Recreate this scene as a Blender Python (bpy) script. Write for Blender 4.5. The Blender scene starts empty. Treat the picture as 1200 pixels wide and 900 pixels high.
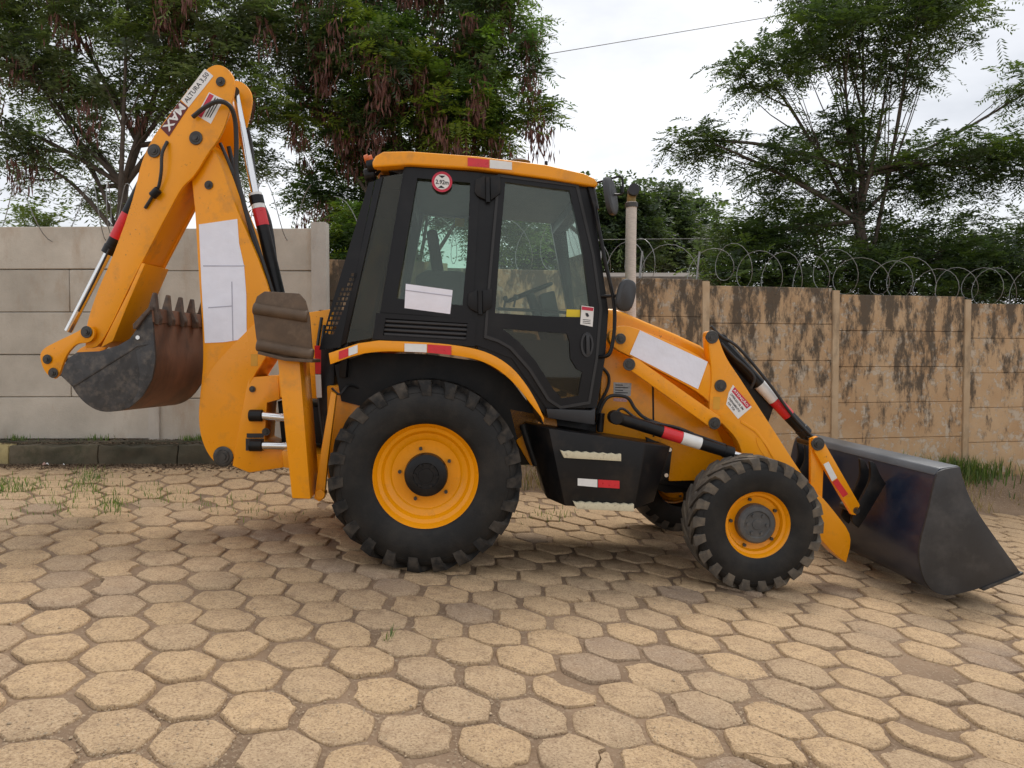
import bpy, bmesh, math, random
import numpy as np
from mathutils import Vector, Matrix, noise
from mathutils.geometry import tessellate_polygon
random.seed(7)
rng = np.random.default_rng(11)
R = math.radians
scene = bpy.context.scene
COL = scene.collection

# ------------------------------------------------------------------ camera
F, CX, CY, HC = 901.0, 600.0, 450.0, 1.52          # focal length in photo pixels, eye height
PITCH = math.atan(29.0 / F)
cam = bpy.data.cameras.new('camera')
cam.sensor_width = 36.0
cam.lens = F / 1200.0 * 36.0
cam.clip_end = 3000
cam.clip_start = 0.05
camo = bpy.data.objects.new('camera', cam)
COL.objects.link(camo)
camo.location = (0, 0, HC)
camo.rotation_euler = (math.pi / 2 - PITCH, 0, 0)
scene.camera = camo

# ------------------------------------------------------------------ sky and sun (overcast)
SUN_EL, SUN_AZ = 58.0, 25.0      # degrees; azimuth from +Y towards +X
world = bpy.data.worlds.new('World')
scene.world = world
world.use_nodes = True
nt = world.node_tree
nt.nodes.clear()
wo = nt.nodes.new('ShaderNodeOutputWorld')
bg = nt.nodes.new('ShaderNodeBackground')
bg.inputs['Strength'].default_value = 0.1
sky = nt.nodes.new('ShaderNodeTexSky')
sky.sky_type = 'NISHITA'
sky.sun_disc = False
sky.sun_elevation = R(SUN_EL)
sky.sun_rotation = R(SUN_AZ)
tc = nt.nodes.new('ShaderNodeTexCoord')
mp = nt.nodes.new('ShaderNodeMapping')
mp.inputs['Scale'].default_value = (1.0, 1.0, 2.6)
no = nt.nodes.new('ShaderNodeTexNoise')
no.inputs['Scale'].default_value = 2.2
no.inputs['Detail'].default_value = 6
no.inputs['Roughness'].default_value = 0.55
cr = nt.nodes.new('ShaderNodeValToRGB')
cr.color_ramp.elements[0].position = 0.33
cr.color_ramp.elements[0].color = (5.5, 5.65, 5.95, 1)
cr.color_ramp.elements[1].position = 0.62
cr.color_ramp.elements[1].color = (8.6, 8.65, 8.8, 1)
mx = nt.nodes.new('ShaderNodeMix')
mx.data_type = 'RGBA'
mx.inputs[0].default_value = 0.9
nt.links.new(tc.outputs['Generated'], mp.inputs['Vector'])
nt.links.new(mp.outputs['Vector'], no.inputs['Vector'])
nt.links.new(no.outputs['Fac'], cr.inputs['Fac'])
nt.links.new(sky.outputs['Color'], mx.inputs[6])
nt.links.new(cr.outputs['Color'], mx.inputs[7])
nt.links.new(mx.outputs[2], bg.inputs['Color'])
nt.links.new(bg.outputs['Background'], wo.inputs['Surface'])

sl = bpy.data.lights.new('sun', 'SUN')
sl.energy = 1.5
sl.angle = R(22)
sl.color = (1.0, 0.95, 0.88)
so = bpy.data.objects.new('sun', sl)
COL.objects.link(so)
_sd = Vector((math.sin(R(SUN_AZ)) * math.cos(R(SUN_EL)), math.cos(R(SUN_AZ)) * math.cos(R(SUN_EL)), math.sin(R(SUN_EL))))
so.rotation_euler = _sd.to_track_quat('Z', 'Y').to_euler()
so.location = _sd * 30

vs = scene.view_settings
vs.view_transform = 'Standard'
vs.look = 'None'
vs.exposure = 0.5
vs.gamma = 1.0
vs.use_curve_mapping = False

# ------------------------------------------------------------------ pixel rays
_cp, _sp = math.cos(PITCH), math.sin(PITCH)
CAM = Vector((0, 0, HC))
def ray(px, py):
    x, y = (px - CX) / F, -(py - CY) / F
    return Vector((x, _cp + y * _sp, -_sp + y * _cp))
def project(p):
    d = Vector(p) - CAM
    zf = d.y * _cp - d.z * _sp
    yu = d.y * _sp + d.z * _cp
    return CX + F * d.x / zf, CY - F * yu / zf
def at_depth(px, py, D):
    r = ray(px, py)
    return CAM + r * (D / r.y)

# ------------------------------------------------------------------ the lie of the land
RHO = R(4.67)
TR = math.tan(RHO)
def sstep(a, b, x):
    t = min(1.0, max(0.0, (x - a) / (b - a)))
    return t * t * (3 - 2 * t)
def pave_end(x):
    return 8.42 if x < -2.2 else max(8.42, 8.9 + 0.2 * x)
def gz(x, y):
    z = -TR * max(-14.0, min(12.0, x))
    s = sstep(6.9, 8.3, y) * sstep(-1.2, -2.6, x)
    z = z * (1 - s) + 0.36 * s
    if x > -2.6:                                   # earth bank in front of the old wall
        t = sstep(0.0, 0.75, y - pave_end(x)) * sstep(-2.6, -1.8, x)
        z = z * (1 - t) + (0.34 - 0.066 * max(-2.0, min(12.0, x))) * t
    return z
def gnormal(x, y):
    e = 0.06
    return Vector((-(gz(x + e, y) - gz(x - e, y)) / (2 * e), -(gz(x, y + e) - gz(x, y - e)) / (2 * e), 1)).normalized()

# ------------------------------------------------------------------ materials
MATS = {}
def nodes_of(m):
    m.use_nodes = True
    t = m.node_tree
    b = t.nodes.get('Principled BSDF')
    return t, b
def mat(name, col, rough=0.5, metal=0.0, var=0.12, scale=6.0, bump=0.0, bscale=60.0, dirt=None, dirt_amt=0.5,
        dirt_scale=3.0, dirt_lo=0.5, dirt_hi=0.7, coat=0.0, coords='Object', stretch=(1, 1, 1), rvar=0.1, spec=0.5, chips=None):
    if name in MATS:
        return MATS[name]
    m = bpy.data.materials.new(name)
    t, b = nodes_of(m)
    N, L = t.nodes, t.links
    b.inputs['Roughness'].default_value = rough
    b.inputs['Metallic'].default_value = metal
    b.inputs['Specular IOR Level'].default_value = spec
    if coat:
        b.inputs['Coat Weight'].default_value = coat
        b.inputs['Coat Roughness'].default_value = 0.12
    if coords == 'World':
        g = N.new('ShaderNodeNewGeometry'); vec = g.outputs['Position']
    else:
        g = N.new('ShaderNodeTexCoord'); vec = g.outputs['Object']
    mpn = N.new('ShaderNodeMapping'); mpn.inputs['Scale'].default_value = stretch
    L.new(vec, mpn.inputs['Vector']); vec = mpn.outputs['Vector']
    n1 = N.new('ShaderNodeTexNoise'); n1.inputs['Scale'].default_value = scale; n1.inputs['Detail'].default_value = 5
    L.new(vec, n1.inputs['Vector'])
    r1 = N.new('ShaderNodeValToRGB')
    c = Vector(col)
    lo, hi = c * (1 - var), c * (1 + var)
    r1.color_ramp.elements[0].position = 0.3; r1.color_ramp.elements[0].color = (*lo, 1)
    r1.color_ramp.elements[1].position = 0.7; r1.color_ramp.elements[1].color = (*hi, 1)
    L.new(n1.outputs['Fac'], r1.inputs['Fac'])
    colout = r1.outputs['Color']
    if dirt is not None:
        n2 = N.new('ShaderNodeTexNoise'); n2.inputs['Scale'].default_value = dirt_scale
        n2.inputs['Detail'].default_value = 8; n2.inputs['Roughness'].default_value = 0.65
        L.new(vec, n2.inputs['Vector'])
        r2 = N.new('ShaderNodeMapRange')
        r2.inputs['From Min'].default_value = dirt_lo; r2.inputs['From Max'].default_value = dirt_hi
        r2.inputs['To Max'].default_value = dirt_amt
        L.new(n2.outputs['Fac'], r2.inputs['Value'])
        mm = N.new('ShaderNodeMix'); mm.data_type = 'RGBA'
        L.new(r2.outputs['Result'], mm.inputs[0]); L.new(colout, mm.inputs[6])
        mm.inputs[7].default_value = (*dirt, 1)
        colout = mm.outputs[2]
    if chips is not None:
        n5 = N.new('ShaderNodeTexNoise'); n5.inputs['Scale'].default_value = 34; n5.inputs['Detail'].default_value = 9; n5.inputs['Roughness'].default_value = 0.72
        n6 = N.new('ShaderNodeTexNoise'); n6.inputs['Scale'].default_value = 2.2; n6.inputs['Detail'].default_value = 3
        L.new(vec, n5.inputs['Vector']); L.new(vec, n6.inputs['Vector'])
        s5 = N.new('ShaderNodeMath'); s5.operation = 'MULTIPLY_ADD'; L.new(n6.outputs['Fac'], s5.inputs[0]); s5.inputs[1].default_value = 0.35; L.new(n5.outputs['Fac'], s5.inputs[2])
        r5 = N.new('ShaderNodeMapRange'); r5.inputs['From Min'].default_value = 0.83; r5.inputs['From Max'].default_value = 0.88; r5.inputs['To Max'].default_value = 0.8
        L.new(s5.outputs[0], r5.inputs['Value'])
        m5 = N.new('ShaderNodeMix'); m5.data_type = 'RGBA'; L.new(r5.outputs['Result'], m5.inputs[0]); L.new(colout, m5.inputs[6]); m5.inputs[7].default_value = (*chips, 1)
        colout = m5.outputs[2]
    L.new(colout, b.inputs['Base Color'])
    rr = N.new('ShaderNodeMapRange'); rr.inputs['To Min'].default_value = max(0.02, rough - rvar); rr.inputs['To Max'].default_value = min(1, rough + rvar)
    L.new(n1.outputs['Fac'], rr.inputs['Value']); L.new(rr.outputs['Result'], b.inputs['Roughness'])
    if bump:
        n3 = N.new('ShaderNodeTexNoise'); n3.inputs['Scale'].default_value = bscale; n3.inputs['Detail'].default_value = 6
        L.new(vec, n3.inputs['Vector'])
        bp = N.new('ShaderNodeBump'); bp.inputs['Strength'].default_value = bump; bp.inputs['Distance'].default_value = 0.01
        L.new(n3.outputs['Fac'], bp.inputs['Height']); L.new(bp.outputs['Normal'], b.inputs['Normal'])
    MATS[name] = m
    return m

M_paint = mat('orange_paint', (0.86, 0.325, 0.0015), 0.30, var=0.06, scale=2.5, dirt=(0.30, 0.15, 0.05), dirt_amt=0.6, dirt_scale=5, dirt_lo=0.53, dirt_hi=0.78, bump=0.04, bscale=18, spec=0.45, chips=(0.16, 0.085, 0.035))
M_rim = mat('orange_rim_paint', (0.87, 0.33, 0.0015), 0.30, var=0.06, scale=5, dirt=(0.25, 0.12, 0.03), dirt_amt=0.35, dirt_scale=9, dirt_lo=0.56, dirt_hi=0.8, spec=0.4)
M_tyre = mat('tyre_rubber', (0.010, 0.0098, 0.0096), 0.6, spec=0.32, var=0.25, scale=9, dirt=(0.07, 0.058, 0.045), dirt_amt=0.35, dirt_scale=4, dirt_lo=0.45, dirt_hi=0.75, bump=0.15, bscale=70)
M_tread = mat('dusty_tread_rubber', (0.085, 0.072, 0.058), 0.85, var=0.3, scale=14, dirt=(0.24, 0.19, 0.13), dirt_amt=0.6, dirt_scale=9, dirt_lo=0.45, dirt_hi=0.7, bump=0.25, bscale=60)
M_tread2 = mat('dark_tread_rubber', (0.013, 0.0125, 0.012), 0.75, spec=0.35, var=0.3, scale=12, dirt=(0.13, 0.105, 0.08), dirt_amt=0.65, dirt_scale=7, dirt_lo=0.44, dirt_hi=0.72, bump=0.25, bscale=60)
M_black = mat('black_cab_paint', (0.006, 0.006, 0.0075), 0.34, var=0.15, scale=5, dirt=(0.05, 0.045, 0.04), dirt_amt=0.2, dirt_scale=4, dirt_lo=0.5, dirt_hi=0.8, spec=0.28)
M_black2 = mat('black_metal', (0.007, 0.007, 0.008), 0.40, spec=0.28, var=0.2, scale=8, dirt=(0.10, 0.07, 0.045), dirt_amt=0.28, dirt_scale=5, dirt_lo=0.5, dirt_hi=0.8)
M_plastic = mat('dark_grey_plastic', (0.026, 0.027, 0.03), 0.5, var=0.15, scale=12, bump=0.05, bscale=200)
M_rubber = mat('hose_rubber', (0.018, 0.018, 0.019), 0.5, var=0.2, scale=15)
M_chrome = mat('chrome_rod', (0.72, 0.72, 0.72), 0.22, metal=1.0, var=0.05, scale=8, rvar=0.06)
M_steel = mat('steel_pin', (0.06, 0.058, 0.055), 0.45, metal=0.5, var=0.3, scale=20)
M_white = mat('white_paper', (0.80, 0.81, 0.90), 0.8, var=0.03, scale=10, bump=1.0, bscale=7)
M_stick = mat('white_sticker', (0.78, 0.77, 0.75), 0.5, var=0.03)
M_red = mat('red_reflector', (0.62, 0.02, 0.03), 0.3, var=0.1, scale=20)
M_wref = mat('white_reflector', (0.75, 0.75, 0.73), 0.35, var=0.05, scale=20)
M_yel = mat('yellow_sticker', (0.75, 0.55, 0.02), 0.5, var=0.03)
M_maroon = mat('maroon_sticker', (0.12, 0.015, 0.015), 0.5, var=0.06)
M_ink = mat('black_print', (0.02, 0.02, 0.025), 0.6, var=0.02)
M_redp = mat('red_print', (0.55, 0.025, 0.06), 0.5, var=0.03)
M_teeth = mat('worn_tooth_steel', (0.085, 0.06, 0.047), 0.6, metal=0.25, var=0.35, scale=20, dirt=(0.2, 0.12, 0.07), dirt_amt=0.6, dirt_scale=12)
M_rust = mat('rusty_bucket_steel', (0.165, 0.082, 0.05), 0.62, metal=0.15, var=0.28, scale=7, dirt=(0.045, 0.035, 0.03), dirt_amt=0.75, dirt_scale=4.5, dirt_lo=0.45, dirt_hi=0.72, bump=0.1, bscale=40, stretch=(1, 1, 0.5))
M_gsteel = mat('grey_bucket_steel', (0.042, 0.042, 0.044), 0.55, metal=0.2, var=0.35, scale=14, dirt=(0.19, 0.16, 0.13), dirt_amt=0.6, dirt_scale=11, dirt_lo=0.5, dirt_hi=0.72, bump=0.12, bscale=50)
M_pad = mat('brown_pad_steel', (0.105, 0.068, 0.042), 0.6, metal=0.15, var=0.25, scale=10, dirt=(0.2, 0.14, 0.09), dirt_amt=0.5, dirt_scale=12, dirt_lo=0.52, dirt_hi=0.72, bump=0.12, bscale=45)
M_navy = mat('worn_navy_bucket_paint', (0.010, 0.019, 0.045), 0.32, var=0.2, scale=5, dirt=(0.06, 0.06, 0.06), dirt_amt=0.4, dirt_scale=5, dirt_lo=0.46, dirt_hi=0.75, coat=0.2, bump=0.04, bscale=30)
M_cream = mat('cream_step_paint', (0.60, 0.54, 0.38), 0.7, var=0.12, scale=30, dirt=(0.16, 0.12, 0.08), dirt_amt=0.6, dirt_scale=30, dirt_lo=0.55, dirt_hi=0.7)
M_wrap = mat('white_exhaust_wrap', (0.58, 0.52, 0.46), 0.85, var=0.12, scale=40, bump=0.3, bscale=60, stretch=(1, 1, 3))
M_brass = mat('scorched_pipe', (0.22, 0.15, 0.05), 0.5, metal=0.5, var=0.4, scale=25)
M_fabric = mat('seat_fabric', (0.045, 0.047, 0.05), 0.9, var=0.2, scale=40)
M_grey = mat('grey_hub_paint', (0.062, 0.064, 0.066), 0.45, var=0.2, scale=14, dirt=(0.2, 0.17, 0.13), dirt_amt=0.35, dirt_scale=9)
M_amber = mat('amber_lens', (0.55, 0.12, 0.02), 0.25, var=0.1)
M_mirror = mat('mirror_shell', (0.03, 0.031, 0.034), 0.45, var=0.1)

def glass_mat(name, tint, refl=1.45, rough=0.02, haze_dust=0.04):
    m = bpy.data.materials.new(name); m.use_nodes = True
    t = m.node_tree; t.nodes.clear()
    o = t.nodes.new('ShaderNodeOutputMaterial'); mixn = t.nodes.new('ShaderNodeMixShader')
    tr = t.nodes.new('ShaderNodeBsdfTransparent'); tr.inputs['Color'].default_value = (*tint, 1)
    gl = t.nodes.new('ShaderNodeBsdfGlossy'); gl.inputs['Roughness'].default_value = rough
    gl.inputs['Color'].default_value = (0.9, 0.95, 0.93, 1)
    fr = t.nodes.new('ShaderNodeFresnel'); fr.inputs['IOR'].default_value = refl
    t.links.new(fr.outputs['Fac'], mixn.inputs['Fac']); t.links.new(tr.outputs[0], mixn.inputs[1]); t.links.new(gl.outputs[0], mixn.inputs[2])
    du = t.nodes.new('ShaderNodeBsdfDiffuse'); du.inputs['Color'].default_value = (0.5, 0.5, 0.46, 1)  # diffuse film: dust, also painting in the pane's grey reflective haze
    g = t.nodes.new('ShaderNodeTexCoord'); nz = t.nodes.new('ShaderNodeTexNoise'); nz.inputs['Scale'].default_value = 5.0; nz.inputs['Detail'].default_value = 6
    mr = t.nodes.new('ShaderNodeMapRange'); mr.inputs['To Min'].default_value = 0.01; mr.inputs['To Max'].default_value = haze_dust
    t.links.new(g.outputs['Object'], nz.inputs['Vector']); t.links.new(nz.outputs['Fac'], mr.inputs['Value'])
    m2 = t.nodes.new('ShaderNodeMixShader'); t.links.new(mr.outputs['Result'], m2.inputs['Fac'])
    t.links.new(mixn.outputs[0], m2.inputs[1]); t.links.new(du.outputs[0], m2.inputs[2])
    t.links.new(m2.outputs[0], o.inputs['Surface'])
    return m
M_glass = glass_mat('cab_glass', (0.78, 0.88, 0.82), 1.5)
M_glass_dark = glass_mat('reflection_tinted_glass', (0.50, 0.45, 0.30), 1.4)  # olive-brown reflection on the quarter pane put into the tint

# ------------------------------------------------------------------ mesh building
class MB:
    def __init__(self):
        self.bm = bmesh.new()
    def add_bm(self, b):
        me = bpy.data.meshes.new('tmp'); b.to_mesh(me); b.free(); self.bm.from_mesh(me); bpy.data.meshes.remove(me)
    def raw(self, verts, faces, bev=0.0, seg=2, ang=30):
        b = bmesh.new()
        vs_ = [b.verts.new(v) for v in verts]
        for f in faces:
            try: b.faces.new([vs_[i] for i in f])
            except ValueError: pass
        bmesh.ops.recalc_face_normals(b, faces=b.faces[:])
        if bev > 0:
            es = [e for e in b.edges if e.is_manifold and e.calc_face_angle(0) > R(ang)]
            bmesh.ops.bevel(b, geom=es, offset=bev, segments=seg, profile=0.6, affect='EDGES', clamp_overlap=True)
        self.add_bm(b)
        return self
    def prism(self, pts, w0, w1, bev=0.0, seg=2):
        """polygon (u,z) extruded along the lateral axis from w0 to w1"""
        n = len(pts)
        v = [(p[0], w0, p[1]) for p in pts] + [(p[0], w1, p[1]) for p in pts]
        f = [list(range(n)), list(range(2 * n - 1, n - 1, -1))] + [[i, (i + 1) % n, n + (i + 1) % n, n + i] for i in range(n)]
        return self.raw(v, f, bev, seg)
    def holed(self, outer, holes, w0, w1):
        loops = [outer] + holes
        tri = tessellate_polygon([[Vector((p[0], p[1], 0)) for p in l] for l in loops])
        allp = [p for l in loops for p in l]
        n = len(allp)
        v = [(p[0], w0, p[1]) for p in allp] + [(p[0], w1, p[1]) for p in allp]
        f = [list(t) for t in tri] + [[i + n for i in reversed(t)] for t in tri]
        k = 0
        for l in loops:
            m = len(l)
            f += [[k + i, k + (i + 1) % m, n + k + (i + 1) % m, n + k + i] for i in range(m)]
            k += m
        return self.raw(v, f)
    def box(self, u0, u1, w0, w1, z0, z1, bev=0.0, seg=2):
        return self.prism([(u0, z0), (u1, z0), (u1, z1), (u0, z1)], w0, w1, bev, seg)
    def rod(self, p0, p1, r0, r1=None, n=18, bev=0.0):
        p0, p1 = Vector(p0), Vector(p1)
        r1 = r0 if r1 is None else r1
        d = (p1 - p0).normalized()
        a = d.orthogonal().normalized(); c = d.cross(a)
        v, f = [], []
        for p, r in ((p0, r0), (p1, r1)):
            for i in range(n):
                t = 2 * math.pi * i / n
                v.append(p + (a * math.cos(t) + c * math.sin(t)) * r)
        f = [[i, (i + 1) % n, n + (i + 1) % n, n + i] for i in range(n)] + [list(range(n - 1, -1, -1)), list(range(n, 2 * n))]
        return self.raw(v, f, bev, 1)
    def tube(self, pts, r, n=8, smooth=True, sub=6):
        P = [Vector(p) for p in pts]
        if smooth and len(P) > 2:
            Q = []
            for i in range(len(P) - 1):
                p0, p1, p2, p3 = P[max(i - 1, 0)], P[i], P[i + 1], P[min(i + 2, len(P) - 1)]
                for k in range(sub):
                    t = k / sub
                    Q.append(0.5 * ((2 * p1) + (p2 - p0) * t + (2 * p0 - 5 * p1 + 4 * p2 - p3) * t * t + (3 * p1 - p0 - 3 * p2 + p3) * t ** 3))
            Q.append(P[-1]); P = Q
        rr = r if isinstance(r, (list, tuple)) else None
        v, f = [], []
        a = (P[1] - P[0]).normalized().orthogonal().normalized()
        for i, p in enumerate(P):
            d = (P[min(i + 1, len(P) - 1)] - P[max(i - 1, 0)]).normalized()
            a = (a - d * a.dot(d)).normalized(); c = d.cross(a)
            rad = r if rr is None else rr[0] + (rr[1] - rr[0]) * i / (len(P) - 1)
            for k in range(n):
                t = 2 * math.pi * k / n
                v.append(p + (a * math.cos(t) + c * math.sin(t)) * rad)
        for i in range(len(P) - 1):
            for k in range(n):
                f.append([i * n + k, i * n + (k + 1) % n, (i + 1) * n + (k + 1) % n, (i + 1) * n + k])
        f += [list(range(n - 1, -1, -1)), list(range((len(P) - 1) * n, len(P) * n))]
        return self.raw(v, f)
    def lathe(self, c, prof, n=64, closed=False):
        """profile [(w, r)] turned about the lateral axis through c"""
        v, f = [], []
        m = len(prof)
        for i in range(n):
            t = 2 * math.pi * i / n
            for w, r in prof:
                v.append((c[0] + r * math.cos(t), c[1] + w, c[2] + r * math.sin(t)))
        for i in range(n):
            j = (i + 1) % n
            for k in range(m - 1 + (1 if closed else 0)):
                k2 = (k + 1) % m
                f.append([i * m + k, j * m + k, j * m + k2, i * m + k2])
        b = bmesh.new()
        vv = [b.verts.new(x) for x in v]
        for q in f: b.faces.new([vv[i] for i in q])
        bmesh.ops.remove_doubles(b, verts=b.verts[:], dist=1e-5)
        bmesh.ops.recalc_face_normals(b, faces=b.faces[:])
        self.add_bm(b)
        return self
    def xform(self, Mx):
        bmesh.ops.transform(self.bm, matrix=Mx, verts=self.bm.verts[:]); return self
    def mesh(self, name, material, ang=38):
        me = bpy.data.meshes.new(name)
        self.bm.to_mesh(me); self.bm.free()
        for mt in (material if isinstance(material, (list, tuple)) else [material]): me.materials.append(mt)
        me.polygons.foreach_set('use_smooth', [True] * len(me.polygons))
        me.set_sharp_from_angle(angle=R(ang))
        return me
    def obj(self, name, material, parent=None, ang=38, label=None):
        o = bpy.data.objects.new(name, self.mesh(name, material, ang))
        COL.objects.link(o)
        if parent: o.parent = parent
        if label: o['label'] = label
        return o
def tag(o, label=None, cat=None, group=None, kind=None):
    if label: o['label'] = label
    if cat: o['category'] = cat
    if group: o['group'] = group
    if kind: o['kind'] = kind
    return o
def empty(name, loc=(0, 0, 0)):
    o = bpy.data.objects.new(name, None); COL.objects.link(o); o.location = loc; o.empty_display_size = 0.2
    return o
def np_mesh(name, verts, faces, material, parent=None, cols=None):
    """verts (n,3), faces (m,4) or (m,3)"""
    me = bpy.data.meshes.new(name)
    k = faces.shape[1]
    me.vertices.add(len(verts)); me.vertices.foreach_set('co', np.ascontiguousarray(verts, dtype=np.float32).ravel())
    me.loops.add(faces.size); me.loops.foreach_set('vertex_index', np.ascontiguousarray(faces, dtype=np.int32).ravel())
    me.polygons.add(len(faces)); me.polygons.foreach_set('loop_start', np.arange(0, faces.size, k, dtype=np.int32))
    me.update(calc_edges=True); me.validate()
    if cols is not None:
        ca = me.color_attributes.new('col', 'FLOAT_COLOR', 'POINT')
        c4 = np.ones((len(verts), 4), np.float32); c4[:, :3] = cols
        ca.data.foreach_set('color', c4.ravel())
    me.materials.append(material)
    o = bpy.data.objects.new(name, me); COL.objects.link(o)
    if parent: o.parent = parent
    return o

def rnd(pts, it=2, maxturn=62):
    """round the gentle bends of an outline, keeping its sharp corners"""
    P = [Vector((p[0], p[1])) for p in pts]
    for _ in range(it):
        Q = []; n = len(P)
        for i in range(n):
            a, b, c = P[i - 1], P[i], P[(i + 1) % n]
            d0, d1 = b - a, c - b
            if d0.length < 1e-6 or d1.length < 1e-6: Q.append(b); continue
            if abs(d0.angle(d1)) > R(maxturn) or abs(d0.angle(d1)) < R(3): Q.append(b); continue
            Q.append(b - d0 * 0.25); Q.append(b + d1 * 0.25)
        P = Q
    return [(p.x, p.y) for p in P]
class Frame:
    def __init__(self, M):
        self.M = M; self.I = M.inverted(); self.c = self.I @ CAM; self.R3 = self.I.to_3x3()
    def P(self, px, py, w):
        d = self.R3 @ ray(px, py)
        t = (w - self.c.y) / d.y
        q = self.c + d * t
        return (q.x, q.z)
    def poly(self, pts, w): return [self.P(x, y, w) for x, y in pts]
    def V(self, px, py, w):
        q = self.P(px, py, w); return Vector((q[0], w, q[1]))

# =================================================================== GROUND
def ground_mat(name, c1, c2, c3, bump):
    m = bpy.data.materials.new(name); t, b = nodes_of(m); N, L = t.nodes, t.links
    g = N.new('ShaderNodeNewGeometry')
    n1 = N.new('ShaderNodeTexNoise'); n1.inputs['Scale'].default_value = 1.7; n1.inputs['Detail'].default_value = 8
    n2 = N.new('ShaderNodeTexNoise'); n2.inputs['Scale'].default_value = 45; n2.inputs['Detail'].default_value = 6; n2.inputs['Roughness'].default_value = 0.7
    L.new(g.outputs['Position'], n1.inputs['Vector']); L.new(g.outputs['Position'], n2.inputs['Vector'])
    r = N.new('ShaderNodeValToRGB'); r.color_ramp.elements[0].color = (*c1, 1); r.color_ramp.elements[0].position = 0.35
    r.color_ramp.elements[1].color = (*c2, 1); r.color_ramp.elements[1].position = 0.68
    L.new(n1.outputs['Fac'], r.inputs['Fac'])
    r2 = N.new('ShaderNodeMapRange'); r2.inputs['From Min'].default_value = 0.52; r2.inputs['From Max'].default_value = 0.7
    L.new(n2.outputs['Fac'], r2.inputs['Value'])
    mm = N.new('ShaderNodeMix'); mm.data_type = 'RGBA'; L.new(r2.outputs['Result'], mm.inputs[0]); L.new(r.outputs['Color'], mm.inputs[6]); mm.inputs[7].default_value = (*c3, 1)
    L.new(mm.outputs[2], b.inputs['Base Color']); b.inputs['Roughness'].default_value = 0.95
    bp = N.new('ShaderNodeBump'); bp.inputs['Strength'].default_value = bump; bp.inputs['Distance'].default_value = 0.02
    L.new(n2.outputs['Fac'], bp.inputs['Height']); L.new(bp.outputs['Normal'], b.inputs['Normal'])
    return m
M_soil = ground_mat('sandy_soil', (0.18, 0.118, 0.072), (0.29, 0.195, 0.12), (0.36, 0.27, 0.18), 0.7)

JOINT = 0.016
xs = np.concatenate([[-600, -250, -100, -40, -20], np.arange(-14, 14.01, 0.2), [20, 40, 100, 250, 600]])
ys = np.concatenate([[-60, -20, -8, -3], np.arange(0.0, 13.01, 0.2), [16, 22, 40, 100, 300, 900]])
gv = np.array([(x, y, gz(x, y) - JOINT + 0.006 * noise.noise((x * 3, y * 3, 0)) - (0.0 if y < 20 else 0.4)) for y in ys for x in xs])
nx = len(xs)
gf = np.array([(j * nx + i, j * nx + i + 1, (j + 1) * nx + i + 1, (j + 1) * nx + i) for j in range(len(ys) - 1) for i in range(nx - 1)])
ground = np_mesh('ground', gv, gf, M_soil)
ground.data.polygons.foreach_set('use_smooth', [True] * len(gf))
tag(ground, 'sandy brown earth ground between and around the pavers', 'ground', kind='structure')

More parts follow.
